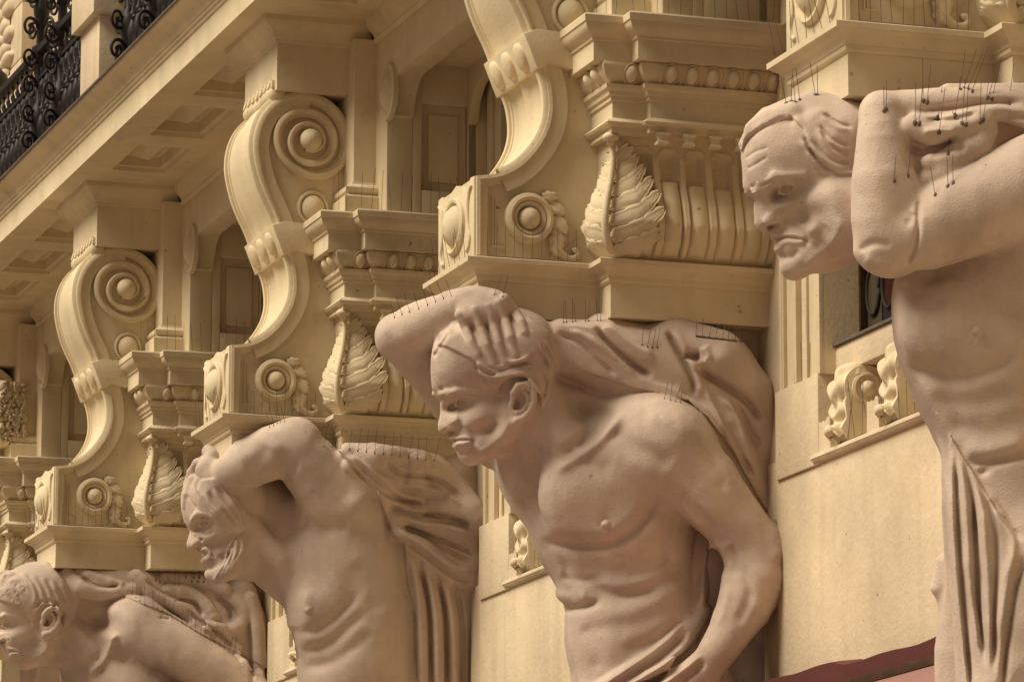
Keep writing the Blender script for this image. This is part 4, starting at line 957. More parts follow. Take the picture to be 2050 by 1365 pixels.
# ------------------------------------------------------------------ long-haired figure with a raised elbow (fourth pier)
def figure_raised_elbow():
    root = empty('atlas_statue', 'long-haired stone atlas figure with raised elbow and deeply lined brow', 'statue', 'atlas figures under the consoles', (3*S, -.4, 0))
    c = Clay(3, 1470, 2190, 172, 1440, -330, 330, VOX*1.2)
    a = c.D(1770, 400, .21)            # depth of the raised arm
    t = c.D(1980, 700, .08)
    # torso
    c.ell((1985, 690, t), (182, 230, 185), rot=-6, k=0)
    c.ell((1905, 610, t-90), (112, 150, 110), rot=-8, k=44)
    c.ell((2030, 900, t+5), (140, 190, 165), rot=-12, k=60); c.ell((2080, 1080, t+10), (150, 210, 180), rot=-8, k=60)
    c.ell((2090, 480, t+60), (130, 140, 150), k=60)
    c.ell((1915, 655, t+118), (112, 92, 72), rot=-8, yaw=-10, k=30)         # near pectoral
    c.ell((1835, 640, t+30), (48, 110, 110), rot=-8, k=30)
    # neck up to the head, behind the arm
    c.cap([(1690, 425, a-95, 84), (1790, 430, a-110, 84), (1930, 500, t+10, 110)], 34)
    # head
    dm = c.D(1700, 400, .02)
    L = dict(dm=dm, w=116, yaw=13, tilt=-13, skull=(1634, 330, 140, 138, -14), face=(1640, 420, 92, 128, -14), forehead=(1566, 320, 74, 92),
             prof=[(1530, 228), (1507, 250), (1492, 280), (1486, 305), (1489, 328), (1491, 353), (1491, 378), (1497, 391), (1509, 396), (1513, 402), (1512, 418), (1513, 434), (1513, 450), (1519, 461), (1529, 466), (1540, 467), (1544, 477), (1547, 484), (1553, 489), (1552, 500), (1558, 511), (1566, 515), (1568, 528), (1571, 543), (1579, 555), (1592, 557), (1611, 549), (1653, 532), (1690, 524)],
             chin=(1590, 532), jaw=(1672, 478), cheek=(1632, 412), brow=((1510, 383), (1560, 358), (1616, 352)), eye=(1579, 381), eyerot=-20, eyesize=.95, sock=1.2, browr=1.12, nosebase=(1541, 466), wing=(1552, 440), upperlip=(1545, 474), mouth=(1549, 485), lowerlip=(1555, 501),
             mline=[(1573, 477), (1596, 478)], mcorner=(1613, 482), ear=(1712, 388), fold=.7, nose=1.25, lip=.8, pits=(((1606, 440), 15, 36, 20), ((1655, 440), 14, 22, 44), ((1622, 330), 3, 26, 30), ((1700, 420), 8, 24, 40)))
    mid, M_, g = head(c, L); dd = lambda u, q=0: mid(u)+q
    c.ridge([(1494, 322), (1520, 308), (1548, 299)], -2.4, 2.6, dm-40); c.ridge([(1496, 344), (1520, 332), (1546, 317)], -2.4, 2.6, dm-40)
    c.ridge([(1512, 372), (1514, 388)], -3.5, 4, dm-20); c.ridge([(1520, 381), (1545, 370), (1575, 363), (1612, 364)], -4, 3.6, dm)
    # hair swept back to a roll above the ear
    c.ell((1690, 285, dd(1690, 36)), (76, 72, 84), k=18)
    c.on([(1492, 292, -8, 10), (1512, 262, -9, 13), (1545, 243, -10, 15), (1590, 234, -12, 18)], 8)
    c.on([(1602, 262, -10, 14), (1625, 292, -8, 16), (1648, 322, -6, 17), (1676, 344, -6, 16), (1704, 344, -8, 15)], 8)
    c.on([(1640, 250, -10, 18), (1670, 285, -8, 20), (1706, 318, -8, 18)], 10)
    for p in ([(1650, 232), (1680, 252), (1710, 262)], [(1643, 255), (1670, 285), (1706, 300)], [(1645, 266), (1672, 300), (1708, 320)], [(1628, 284), (1660, 320), (1690, 332), (1710, 328)], [(1612, 276), (1632, 312), (1660, 342)], [(1622, 300), (1648, 336), (1672, 350)]): c.ridge(p, -6, 3.4, dm); c.ridge([(x-5, y+7) for x, y in p], 3, 5, dm)
    c.ridge([(1487, 306), (1502, 282), (1535, 258), (1585, 236)], -5, 3.6, dm-70)
    c.relief([(1486, 308), (1502, 283), (1535, 260), (1588, 240), (1612, 264), (1626, 302), (1650, 334), (1680, 354), (1712, 354), (1760, 340), (1770, 220), (1690, 196), (1640, 180), (1580, 196), (1530, 218), (1496, 255)], 8, 5, dm-60)
    # raised arm
    c.cap([(1768, 236, a-30, 46), (1770, 300, a-8, 53), (1772, 370, a+8, 64), (1774, 440, a+12, 66), (1782, 486, a+8, 66)], 8)
    c.cap([(1786, 484, a+8, 66), (1860, 462, a+14, 78), (1950, 425, a+12, 88), (2070, 372, a, 100), (2190, 340, a-30, 110)], 14)
    c.ell((1800, 400, a+28), (48, 56, 40), k=14); c.ell((1752, 500, a+6), (36, 40, 50), rot=20, k=10); c.cap([(1738, 496, a+10, 22), (1730, 506, a+14, 14)], 8); c.ell((1790, 520, a+4), (52, 36, 54), rot=-8, k=12)
    c.ridge([(1841, 398), (1839, 430), (1838, 470), (1830, 505), (1812, 538)], -9, 5, a-40); c.ridge([(1830, 430), (1822, 448), (1812, 452)], -4, 7, a)
    c.ridge([(1722, 508), (1752, 490), (1790, 494)], -5, 8, a-20); c.ridge([(1730, 520), (1760, 530), (1800, 540)], 5, 12, a-20)
    # chest modelling
    c.ridge([(1815, 712), (1860, 742), (1920, 748), (1990, 730), (2040, 690)], -9, 17, t)
    c.on([(1952, 661, -1, 9), (1954, 661, -1, 9)], 6); c.ridge([(1940, 661), (1953, 648), (1966, 661), (1953, 674), (1940, 661)], -2, 4, t+40, ends=False)
    for p in ([(1860, 775), (1900, 800), (1960, 800), (2030, 770)], [(1885, 838), (1930, 850), (2000, 846), (2060, 820)]): c.ridge(p, -3.5, 20, t); c.ridge([(x, y-28) for x, y in p], 2.5, 20, t)
    c.ridge([(1855, 600), (1862, 680), (1885, 760), (1925, 850), (1948, 905)], -5, 16, t-20)
    c.ridge([(1935, 905), (1958, 918), (2000, 912), (2060, 896), (2120, 880)], -14, 9, t-60); c.ridge([(1925, 885), (1970, 893), (2050, 872)], 7, 15, t-40)
    c.pit((1968, 934), 12, 12, 7, -25)
    c.ridge([(1808, 560), (1840, 590), (1900, 600)], -6, 18, t)
    # cloth rolled between arm and shoulder
    c.ell((1890, 320, a-50), (100, 100, 60), k=16)
    c.cap([(1830, 262, a+6, 26), (1880, 276, a+14, 32), (1930, 262, a+12, 30), (1965, 250, a+2, 28)], 8)
    c.cap([(1870, 330, a+10, 26), (1915, 320, a+18, 30), (1955, 300, a+12, 30), (1972, 270, a, 26)], 8)
    c.cap([(1850, 370, a+4, 18), (1890, 352, a+16, 26), (1935, 330, a+10, 26)], 8)
    c.cap([(1800, 225, a-40, 36), (1880, 215, a-30, 30), (1980, 212, a-30, 30), (2090, 230, a-40, 34), (2190, 240, a-50, 34)], 10)
    c.cap([(1840, 238, a-20, 22), (1900, 246, a-8, 20), (1990, 230, a-10, 22), (2080, 252, a-10, 26), (2190, 290, a-20, 30)], 8)
    c.cap([(1900, 200, a-70, 26), (2040, 200, a-80, 30), (2190, 210, a-90, 34)], 8)
    for p, q_ in (([(1820, 232), (1880, 228), (1960, 216), (2050, 214)], -10), ([(1815, 300), (1850, 312), (1900, 290), (1920, 275)], -13), ([(1850, 250), (1900, 252), (1960, 236)], -9), ([(1860, 320), (1900, 308), (1935, 305)], -8), ([(1845, 275), (1880, 270), (1915, 275)], 7), ([(1990, 240), (2050, 246), (2110, 270)], -8)):
        c.ridge(p, q_, 7, a-80)
    # hip drapery, far thigh, near thigh
    c.cap([(1905, 890, t+60, 22), (1930, 1000, t+95, 40), (1950, 1120, t+110, 52), (1965, 1260, t+110, 58), (1975, 1440, t+110, 60)], 14)
    c.cap([(1925, 915, t+100, 18), (1985, 1030, t+150, 30), (2010, 1140, t+160, 36), (1990, 1280, t+150, 36), (1975, 1440, t+140, 36)], 12)
    c.cap([(1900, 895, t+20, 16), (1900, 1000, t+40, 16), (1908, 1120, t+40, 18), (1922, 1250, t+40, 20), (1935, 1440, t+40, 20)], 10)
    c.cap([(2100, 1080, t+90, 120), (2060, 1250, t+150, 100), (2030, 1440, t+190, 90)], 24)
    c.cap([(1900, 1130, t-20, 30), (1880, 1172, t-10, 18), (1902, 1205, t-20, 18)], 8)
    c.cap([(1960, 1150, t-10, 70), (1950, 1300, t-10, 80), (1950, 1440, t-10, 80)], 20)
    c.relief([(1900, 862), (1892, 964), (1900, 1095), (1912, 1226), (1925, 1340), (1930, 1440), (1990, 1440), (2005, 1300), (2030, 1150), (2062, 1075), (2030, 1050), (1990, 1005), (1950, 940), (1920, 895)], 10, 6, t-60)
    for p, q_, w_ in (([(1906, 880), (1905, 964), (1910, 1095), (1922, 1226), (1936, 1400)], 8, 6), ([(1912, 890), (1914, 990), (1920, 1095), (1930, 1226), (1946, 1390)], -12, 5), ([(1916, 892), (1930, 990), (1937, 1095), (1944, 1200), (1960, 1330)], 9, 7), ([(1926, 905), (1946, 990), (1952, 1095), (1956, 1180), (1972, 1320)], -14, 5),
                      ([(1936, 930), (1962, 1000), (1970, 1095), (1974, 1190), (1978, 1330)], 10, 8), ([(1950, 950), (1982, 1020), (1992, 1100), (1988, 1200), (1984, 1330)], -13, 6), ([(1960, 955), (2004, 1026), (2024, 1076), (2008, 1150), (1994, 1260)], 9, 8), ([(1976, 985), (2016, 1040), (2044, 1068)], -8, 5), ([(2050, 1082), (2028, 1150), (2012, 1240), (2000, 1360)], -14, 7)): c.ridge(p, q_, w_, t-80)
    c.noise((1.0, .4), (50, 16), 5)
    c.mesh('figure', M_STATUE, root); return root
# ------------------------------------------------------------------ bearded figure with an open mouth (second pier)
def figure_bearded():
    root = empty('atlas_statue', 'bearded stone atlas figure with open mouth and arm bent over his head', 'statue', 'atlas figures under the consoles', (1*S, -.4, 0))
    c = Clay(1, 350, 985, 826, 1430, -190, 220, VOX*.85)
    # torso
    c.ell((702, 1150, 0), (120, 185, 118), rot=-10, k=0); c.ell((715, 1330, 0), (122, 170, 120), k=60)
    c.ell((650, 1110, -10), (76, 110, 100), rot=-6, k=40); c.ell((690, 1010, 20), (92, 92, 92), rot=-30, k=40); c.ell((640, 1230, 40), (66, 90, 70), rot=-5, k=30)
    # raised arm: armpit, elbow, forearm, hand
    c.cap([(688, 1010, 50, 76), (640, 960, 66, 64), (598, 905, 76, 58)], 20)
    c.cap([(590, 898, 76, 55), (545, 908, 80, 54), (500, 928, 80, 50), (455, 952, 76, 36), (428, 958, 72, 24)], 10)
    c.ell((583, 880, 74), (46, 38, 44), rot=-30, k=16); c.ell((470, 958, 80), (38, 30, 30), rot=-30, k=12)
    c.ell((418, 944, 66), (26, 26, 22), rot=30, k=8)
    c.cap([(420, 930, 60, 17), (425, 915, 50, 15), (418, 905, 40, 13)], 5)
    finger(c, [(412, 924, 56), (396, 928, 40), (384, 946, 28), (376, 966, 20)], 8.5); finger(c, [(420, 934, 40), (402, 926, 22), (392, 940, 8), (384, 958, 2)], 8.5); finger(c, [(424, 930, 22), (408, 920, 4), (398, 936, -8), (394, 950, -14)], 8)
    # far arm and shoulder seen under the raised arm
    c.cap([(620, 1050, -90, 60), (570, 1000, -60, 52), (500, 962, -30, 36)], 14)
    c.cap([(500, 985, -10, 50), (560, 1050, -30, 66), (640, 1120, -30, 80)], 24)
    # neck
    c.cap([(478, 1085, 0, 66), (540, 1105, -10, 68), (620, 1150, -10, 84)], 24)
    c.cap([(500, 1060, 54, 26), (560, 1120, 58, 24), (585, 1160, 40, 20)], 14)
    L = dict(dm=0, w=80, yaw=13, tilt=-16, skull=(454, 1010, 90, 86, -14), face=(456, 1072, 60, 86, -18), forehead=(418, 1004, 48, 56),
             prof=[(384, 968), (372, 990), (370, 1003), (371, 1021), (374, 1038), (377, 1050), (381, 1058), (379, 1067), (377, 1078), (374, 1089), (375, 1096), (380, 1102), (389, 1103), (397, 1102), (400, 1107), (402, 1111), (405, 1116), (403, 1122), (404, 1128), (413, 1135), (419, 1138), (419, 1147), (423, 1159), (433, 1167), (448, 1166), (470, 1155), (490, 1146)],
             chin=(432, 1148), jaw=(486, 1112), cheek=(438, 1072), brow=((383, 1041), (398, 1030), (420, 1031)), eye=(410, 1047), eyerot=-32, eyesize=1.0, open=1.1, sock=.75, nosebase=(389, 1103), wing=(396, 1089), upperlip=(399, 1105), mouth=(404, 1113), lowerlip=(404, 1124),
             mline=[(410, 1103)], mcorner=(421, 1107), ear=(505, 1050), gap=5.2, gapc=(407, 1111), fold=1.2, nose=1.15, pits=(((434, 1090), 9, 24, 16), ((425, 1014), 2, 20, 20)))
    mid, M_, g = head(c, L); dd = lambda u, q=0: mid(u)+q
    # hair band and the heavy lock over the ear
    c.on([(386, 962, -6, 10), (375, 990, -6, 9), (371, 1014, -5, 6)], 4)
    c.on([(402, 968, -6, 13), (416, 996, -6, 17), (438, 1024, -4, 20), (460, 1048, -4, 18), (476, 1066, -6, 10)], 4)
    c.on([(430, 980, -8, 18), (462, 1012, -8, 22), (488, 1046, -8, 20)], 6)
    for o in range(4): c.ridge([(408+o*9, 985-o*4), (426+o*9, 1014-o*4), (452+o*7, 1040-o*4), (474+o*4, 1062-o*5)], -4 if o % 2 else 3, 3.2, 10)
    c.ridge([(378, 990), (386, 1008), (398, 1020)], -2, 3, 0); c.ridge([(384, 1046), (398, 1036), (420, 1038)], -3, 3, 10)
    c.ridge([(400, 1066), (416, 1070), (432, 1062)], -2.5, 3.5, 10); c.ridge([(390, 1070), (396, 1078), (408, 1082)], -2.5, 3, 10)
    c.relief([(402, 962), (396, 984), (410, 1012), (428, 1034), (453, 1052), (478, 1074), (492, 1056), (482, 1020), (457, 988), (430, 958)], 6, 5, 10)
    # beard
    c.relief([(470, 1072), (456, 1095), (450, 1118), (440, 1134), (424, 1140), (420, 1150), (432, 1169), (460, 1161), (492, 1142), (494, 1100), (488, 1072)], 4, 4, 0)
    c.on([(424, 1150, -6, 13), (440, 1152, -6, 16), (462, 1136, -6, 17), (478, 1108, -8, 14), (484, 1080, -8, 10)], 10)
    for o in range(7): c.ridge([(426+o*6, 1166-o*5), (437+o*8, 1150-o*8), (450+o*6, 1128-o*8), (458+o*4, 1104-o*7)], -2.8 if o % 2 else 2.4, 2.8, 0)
    for o in range(5): c.ridge([(440+o*5, 1134-o*11), (453+o*5, 1122-o*11), (462+o*5, 1102-o*10)], -2.4, 2.4, 10)
    c.ridge([(408, 1136), (418, 1140), (428, 1136)], -3, 3, 0)
    # modelling of the flank
    for p, q_, w_ in (([(600, 1035), (640, 1060), (700, 1050)], -8, 16), ([(640, 1020), (660, 1080), (700, 1140), (720, 1200)], -6, 20), ([(690, 990), (740, 1050), (770, 1110)], 6, 22), ([(705, 1120), (740, 1170), (760, 1230)], -6, 20), ([(596, 1190), (640, 1195), (690, 1160)], 5, 26),
                      ([(590, 1265), (640, 1255), (690, 1215), (720, 1180)], -7, 12), ([(600, 1300), (650, 1290), (700, 1250), (735, 1215)], -6, 12), ([(600, 1335), (660, 1325), (710, 1290), (745, 1255)], -5, 12), ([(590, 1250), (584, 1290), (592, 1330)], -7, 10), ([(612, 1175), (614, 1240), (620, 1300)], 4, 14)):
        c.ridge(p, q_, w_, 0)
    c.on([(615, 1220, -1, 6), (617, 1220, -1, 6)], 4); c.bump((640, 880), -4, 14, 60); c.ridge([(540, 895), (520, 925), (490, 945)], -4, 14, 60); c.ridge([(560, 952), (580, 940), (600, 945)], -4, 12, 60); c.bump((556, 900), 4, 16, 60)
    # drapery over the back
    c.cap([(680, 926, c.D(680, 926, .24), 20), (760, 930, c.D(760, 930, .25), 22), (830, 938, c.D(830, 938, .24), 24), (870, 965, c.D(870, 965, .22), 22)], 10)
    c.cap([(690, 925, 20, 30), (780, 940, 10, 44), (860, 985, 0, 46), (950, 1060, -10, 44)], 10); c.cap([(760, 1010, 20, 40), (850, 1075, 10, 44), (930, 1120, 0, 44)], 10)
    c.cap([(800, 1060, 0, 60), (840, 1240, 0, 60), (850, 1430, 0, 60)], 14); c.cap([(830, 1100, -20, 70), (880, 1250, -20, 70), (880, 1430, -20, 70)], 16); c.cap([(900, 960, -40, 60), (930, 1100, -40, 60), (930, 1400, -50, 60)], 14)
    folds(c, [([(700, 935), (765, 992), (827, 1016), (909, 1022), (955, 1042)], 26, 20, 9), ([(744, 918), (800, 944), (862, 940), (918, 994), (962, 1052)], 24, 20, 9), ([(690, 912), (770, 918), (840, 924)], 16, 15, 8), ([(780, 1034), (827, 1040), (868, 1060), (940, 1080)], 20, 20, 9),
              ([(786, 1068), (827, 1084), (889, 1142), (955, 1164)], 16, 22, 12), ([(790, 1046), (800, 1062), (796, 1076)], 12, 8, 6)],
          [([(705, 918), (745, 960), (800, 1000), (850, 1012)], -9, 5), ([(795, 925), (812, 948), (800, 978)], -4, 7), ([(835, 920), (856, 960), (900, 1000)], -5, 7), ([(770, 1004), (800, 1032), (850, 1040), (930, 1056)], -6, 6), ([(795, 1056), (850, 1074), (910, 1110), (950, 1124)], -10, 5), ([(832, 1120), (858, 1220), (860, 1400)], -9, 4), ([(868, 1140), (889, 1230), (892, 1400)], -9, 4), ([(808, 1100), (830, 1220), (832, 1400)], -6, 4)])
    c.relief([(676, 905), (723, 957), (752, 986), (769, 1032), (785, 1073), (806, 1085), (814, 1164), (831, 1235), (834, 1440), (1000, 1440), (1000, 890), (690, 880)], 10, 6, -80)
    for p, q_, w_ in (([(690, 918), (730, 962), (790, 1000), (860, 1010)], -11, 5), ([(700, 912), (750, 950), (815, 975), (880, 985), (940, 1020)], 9, 7), ([(760, 920), (800, 950), (870, 960), (930, 1000)], -10, 5), ([(775, 1010), (820, 1030), (890, 1034), (950, 1056)], -12, 5), ([(780, 1022), (830, 1046), (900, 1056), (955, 1080)], 9, 6),
                      ([(788, 1050), (840, 1066), (900, 1090), (955, 1112)], -12, 5), ([(790, 1062), (840, 1090), (895, 1130), (955, 1152)], 9, 7), ([(800, 1080), (850, 1112), (900, 1150), (950, 1170)], -10, 5)): c.ridge(p, q_, w_, -80)
    for p, q_, w_ in (([(822, 1100), (836, 1190), (842, 1280), (844, 1420)], 9, 7), ([(834, 1110), (854, 1200), (860, 1300), (862, 1420)], -13, 5), ([(852, 1130), (870, 1220), (874, 1300), (876, 1420)], 10, 7), ([(872, 1146), (888, 1220), (892, 1300), (893, 1420)], -13, 5), ([(890, 1156), (904, 1230), (908, 1300), (910, 1420)], 9, 7), ([(906, 1162), (922, 1240), (926, 1420)], -10, 6)): c.ridge(p, q_, w_, -80)
    c.noise((.7, .25), (36, 12), 8)
    c.mesh('figure', M_STATUE, root); return root
# ------------------------------------------------------------------ curly-haired figure (first pier)
def figure_curly():
    root = empty('atlas_statue', 'curly-haired stone atlas figure with bowed head and bare shoulder', 'statue', 'atlas figures under the consoles', (0, -.4, 0))
    c = Clay(0, -60, 575, 1112, 1430, -160, 190, VOX*.80)
    c.ell((270, 1400, 0), (130, 140, 110), rot=-20, k=0); c.ell((190, 1350, -50), (70, 70, 70), k=40); c.ell((255, 1262, 20), (70, 66, 70), k=40)
    c.cap([(105, 1265, 20, 62), (160, 1290, 10, 60), (225, 1330, 0, 72)], 26)
    c.cap([(120, 1250, 62, 24), (180, 1310, 66, 22), (215, 1352, 50, 18)], 14)
    c.ell((268, 1258, 66), (66, 60, 56), rot=30, k=20)
    c.cap([(275, 1262, 68, 60), (345, 1305, 78, 60), (420, 1345, 82, 54), (500, 1395, 84, 46), (560, 1430, 84, 40)], 14)
    L = dict(dm=30, w=68, yaw=14, tilt=-8, skull=(78, 1206, 80, 77, -6), face=(52, 1264, 54, 74, -12), forehead=(26, 1204, 44, 52),
             prof=[(0, 1158), (-12, 1180), (-16, 1205), (-16, 1225), (-12, 1238), (-9, 1247), (-12, 1258), (-19, 1270), (-24, 1280), (-18, 1288), (-4, 1291), (10, 1292), (14, 1297), (17, 1301), (22, 1305), (18, 1309), (18, 1316), (27, 1319), (34, 1322), (35, 1327), (41, 1332), (52, 1336), (68, 1331), (85, 1323), (96, 1316)],
             chin=(52, 1322), jaw=(94, 1296), cheek=(42, 1270), brow=((-8, 1236), (12, 1232), (36, 1234)), eye=(15, 1250), eyerot=-12, nosebase=(4, 1291), wing=(10, 1278), upperlip=(15, 1299), mouth=(20, 1305), lowerlip=(20, 1313),
             mline=[(28, 1303)], mcorner=(41, 1306), ear=(100, 1243), fold=.5, pits=(((46, 1290), 5, 24, 18), ((60, 1240), 3, 22, 24)))
    mid, M_, g = head(c, L); ear(c, L, mid, g, 10, 1.05); dd = lambda u, q=0: mid(u)+q
    # cap of hair, nape roll, curls over the brow
    c.on([(34, 1206, -8, 9), (48, 1218, -8, 9), (58, 1236, -8, 8)], 5); c.ell((122, 1214, dd(122, 6)), (36, 44, 50), k=12); c.cap([(60, 1142, dd(60), 12), (90, 1137, dd(90), 12)], 16)
    for u, v, r in ((4, 1172, 13), (18, 1162, 13), (31, 1172, 12), (-8, 1184, 12), (6, 1192, 11), (22, 1188, 11), (36, 1192, 11), (-18, 1176, 12), (42, 1208, 9), (28, 1204, 9), (-4, 1160, 12), (48, 1182, 12), (10, 1152, 12)):
        c.on([(u-r*.35, v, -r*.55, r*.72), (u+r*.35, v-r*.2, -r*.55, r*.72)], 3); c.ridge([(u-r*.6, v+1), (u-r*.1, v-r*.55), (u+r*.5, v), (u, v+r*.4)], -1.3, 2.2, 0)
    for o in range(9): c.ridge([(42+o*10, 1146+o*2), (62+o*9, 1166+o*4), (72+o*8, 1194+o*4), (66+o*9, 1216+o*3)], -2.0 if o % 2 else 1.8, 2.8, 10)
    c.ridge([(66, 1224), (84, 1206), (110, 1206), (126, 1228), (124, 1250)], -4, 3.4, 20); c.ridge([(46, 1212), (54, 1232), (68, 1252)], -3, 3.4, 20); c.ridge([(110, 1180), (130, 1205), (138, 1235)], -3, 4, 0)
    c.relief([(-2, 1202), (20, 1211), (40, 1216), (55, 1236), (68, 1257), (73, 1235), (86, 1212), (110, 1212), (125, 1235), (129, 1256), (151, 1236), (162, 1205), (132, 1163), (96, 1126), (40, 1132), (-14, 1160)], 5, 4, 0)
    # shoulder, collar bone hollow, armpit
    c.pit((206, 1246), 20, 32, 18, 25, 0)
    c.ridge([(232, 1262), (218, 1300), (196, 1334), (170, 1352)], 8, 8, 10); c.ridge([(226, 1275), (236, 1300), (262, 1325)], -4, 13, 20); c.ridge([(300, 1335), (330, 1352), (370, 1390)], -9, 12, 10); c.ridge([(180, 1250), (205, 1300), (190, 1330)], -5, 10, 10)
    c.ridge([(318, 1236), (330, 1240), (340, 1240)], -3, 3, 30)
    c.ell((185, 1215, 0), (50, 40, 50), k=16)
    # drapery
    c.cap([(135, 1160, 34, 15), (190, 1160, 38, 17), (250, 1163, 34, 17), (310, 1172, 20, 18)], 8)
    c.cap([(128, 1165, 30, 22), (170, 1180, 40, 30), (220, 1180, 36, 28), (270, 1186, 26, 26), (330, 1205, 10, 26)], 8)
    c.cap([(250, 1165, 10, 30), (340, 1195, 10, 34), (420, 1240, 10, 40), (500, 1310, 0, 44)], 10); c.cap([(330, 1160, -20, 36), (430, 1190, -20, 44), (490, 1260, -20, 50), (520, 1400, -20, 50)], 12)
    c.cap([(480, 1190, 0, 30), (505, 1250, 10, 26), (515, 1340, 5, 30), (520, 1430, 0, 34)], 10); c.cap([(380, 1300, 0, 70), (470, 1370, 0, 70), (520, 1430, 0, 60)], 14)
    folds(c, [([(132, 1154), (162, 1178), (211, 1188), (264, 1184)], 18, 16, 8), ([(158, 1148), (200, 1160), (241, 1172)], 8, 6, 7), ([(272, 1156), (309, 1190), (358, 1213), (407, 1246), (472, 1300)], 16, 13, 10), ([(340, 1182), (377, 1190), (411, 1212), (425, 1234)], 14, 10, 9),
              ([(445, 1184), (483, 1212), (487, 1242), (460, 1262), (415, 1254)], 15, 10, 10), ([(330, 1160), (400, 1166), (450, 1180)], 13, 12, 7), ([(500, 1200), (514, 1280), (516, 1420)], 14, 14, 9), ([(390, 1250), (440, 1290), (500, 1340)], 10, 10, 9)],
          [([(160, 1152), (185, 1170), (215, 1176), (244, 1170)], -7, 4), ([(290, 1160), (320, 1185), (360, 1200)], -6, 4), ([(345, 1200), (385, 1206), (400, 1226), (404, 1240)], -8, 4), ([(372, 1218), (395, 1240), (430, 1264), (470, 1302)], -8, 4), ([(430, 1190), (460, 1220), (458, 1244)], -8, 5), ([(498, 1230), (500, 1320), (502, 1400)], -6, 5)])
    c.relief([(124, 1146), (150, 1200), (200, 1206), (245, 1193), (290, 1213), (340, 1232), (400, 1270), (480, 1310), (545, 1346), (620, 1392), (620, 1120), (130, 1120)], 4, 5, -80)
    c.noise((.6, .22), (30, 11), 11)
    c.mesh('figure', M_STATUE, root); return root
figs = [figure_hand_on_head(), figure_raised_elbow(), figure_bearded(), figure_curly()]
for f_ in figs:
    for ch in f_.children: ch.location = -Vector(f_.location)
# ------------------------------------------------------------------ iron railing on the balcony
def railing(label, x0, x1, y, posts):
    r = empty('iron_railing', label, 'railing', 'iron railings on the balcony', ((x0+x1)/2, y, 5.285))
    cx = (x0+x1)/2; I = M_IRON
    def T(o, x=None, rz=0): o.location = ((0 if x is None else x)-(cx if x is None else cx), -y if x is None else 0, -5.285 if x is None else 0); return o
    T(box('bottom_rail', x0, x1, y-.012, y+.012, 5.305, 5.322, I, r, .002)); T(box('mid_rail', x0, x1, y-.010, y+.010, 5.62, 5.634, I, r, .002))
    T(box('top_rail', x0, x1, y-.022, y+.022, 5.715, 5.735, I, r, .004)); T(box('hand_rail', x0, x1, y-.014, y+.014, 5.7355, 5.752, I, r, .005))
    bm = sm = fm = None; n = int((x1-x0)/.082)
    for i in range(n+1):
        x = x0+.03+i*.082
        if x > x1-.02: break
        if bm is None:
            m = MB(); lathe(m, [(.0001, 0), (.011, .003), (.013, .012), (.007, .02), (.006, .06), (.012, .075), (.019, .10), (.021, .125), (.014, .15), (.008, .165), (.015, .175), (.015, .185), (.008, .195), (.007, .24), (.016, .262), (.016, .275), (.008, .29), (.007, .31), (.012, .318), (.012, .335), (.0001, .337)], (0, 0, 0), 'z', 8)
            o = m.build('baluster', I, r, True, angle=50); bm = o.data
            m = MB()
            for sgx in (1, -1):
                for (zz, sc, fl) in ((.085, 1, 1), (.225, .85, -1)):
                    a = np.linspace(0, 3.4*math.pi, 34); rad = .030*sc*(1-a/(3.9*math.pi)); p = [(sgx*(.041-.002)-sgx*rr*math.cos(t)*.9, -.004, zz+fl*rr*math.sin(t)*1.3) for t, rr in zip(a, rad)]
                    tube(m, p, np.linspace(.0062, .0045, len(p)), 5)
                p = crom([(sgx*.006, 0, .02), (sgx*.03, 0, .05), (sgx*.012, 0, .15), (sgx*.034, 0, .20), (sgx*.008, 0, .30)], 6); tube(m, p, .0055, 5)
                lathe(m, [(.0001, -.012), (.010, -.005), (.012, 0), (.010, .005), (.0001, .012)], (sgx*.036, -.006, .16), 'y', 7)
            o2 = m.build('scrollwork', I, r, True); sm = o2.data
            m = MB(); lathe(m, [(.0001, 0), (.006, .004), (.0045, .02), (.009, .03), (.009, .04), (.0045, .05), (.006, .078), (.0001, .08)], (0, 0, 0), 'z', 6)
            o3 = m.build('collar_bar', I, r, True); fm = o3.data
        else:
            o = link(bpy.data.objects.new('baluster', bm), r); o2 = link(bpy.data.objects.new('scrollwork', sm), r); o3 = link(bpy.data.objects.new('collar_bar', fm), r)
        o.location = (x-cx, 0, .036); o2.location = (x-cx, 0, .036); o3.location = (x-cx+.041, 0, .349)
    pm = None
    for px_ in posts:
        if pm is None:
            m = MB(); lathe(m, [(.0001, 0), (.030, .002), (.032, .03), (.020, .045), (.018, .12), (.026, .14), (.034, .17), (.036, .20), (.024, .24), (.016, .25), (.015, .40), (.024, .41), (.034, .43), (.034, .46), (.018, .47), (.016, .56), (.028, .58), (.032, .61), (.020, .64), (.015, .66), (.014, .80), (.03, .83), (.034, .87), (.016, .92), (.0001, .94)], (0, 0, 0), 'z', 12)
            o = m.build('post', I, r, True, angle=50); pm = o.data
            m = MB()
            for q in range(4):
                a0 = q*math.pi/2+.4
                for zz, f_ in ((.10, 1), (.21, -1), (.31, 1), (.42, -1), (.53, 1), (.66, -1), (.77, 1)):
                    a = np.linspace(0, 3*math.pi, 26); rad = .034*(1-a/(3.5*math.pi))
                    tube(m, [((.016+.034-rr*math.cos(t))*math.cos(a0), (.016+.034-rr*math.cos(t))*math.sin(a0), zz+f_*rr*math.sin(t)*1.2) for t, rr in zip(a, rad)], np.linspace(.007, .004, 26), 5)
            o2 = m.build('post_scrollwork', I, o, True); pm2 = o2.data
        else: o = link(bpy.data.objects.new('post', pm), r); o2 = link(bpy.data.objects.new('post_scrollwork', pm2), o)
        o.location = (px_-cx, 0, .0); o2['kind'] = 'stuff'
    return r
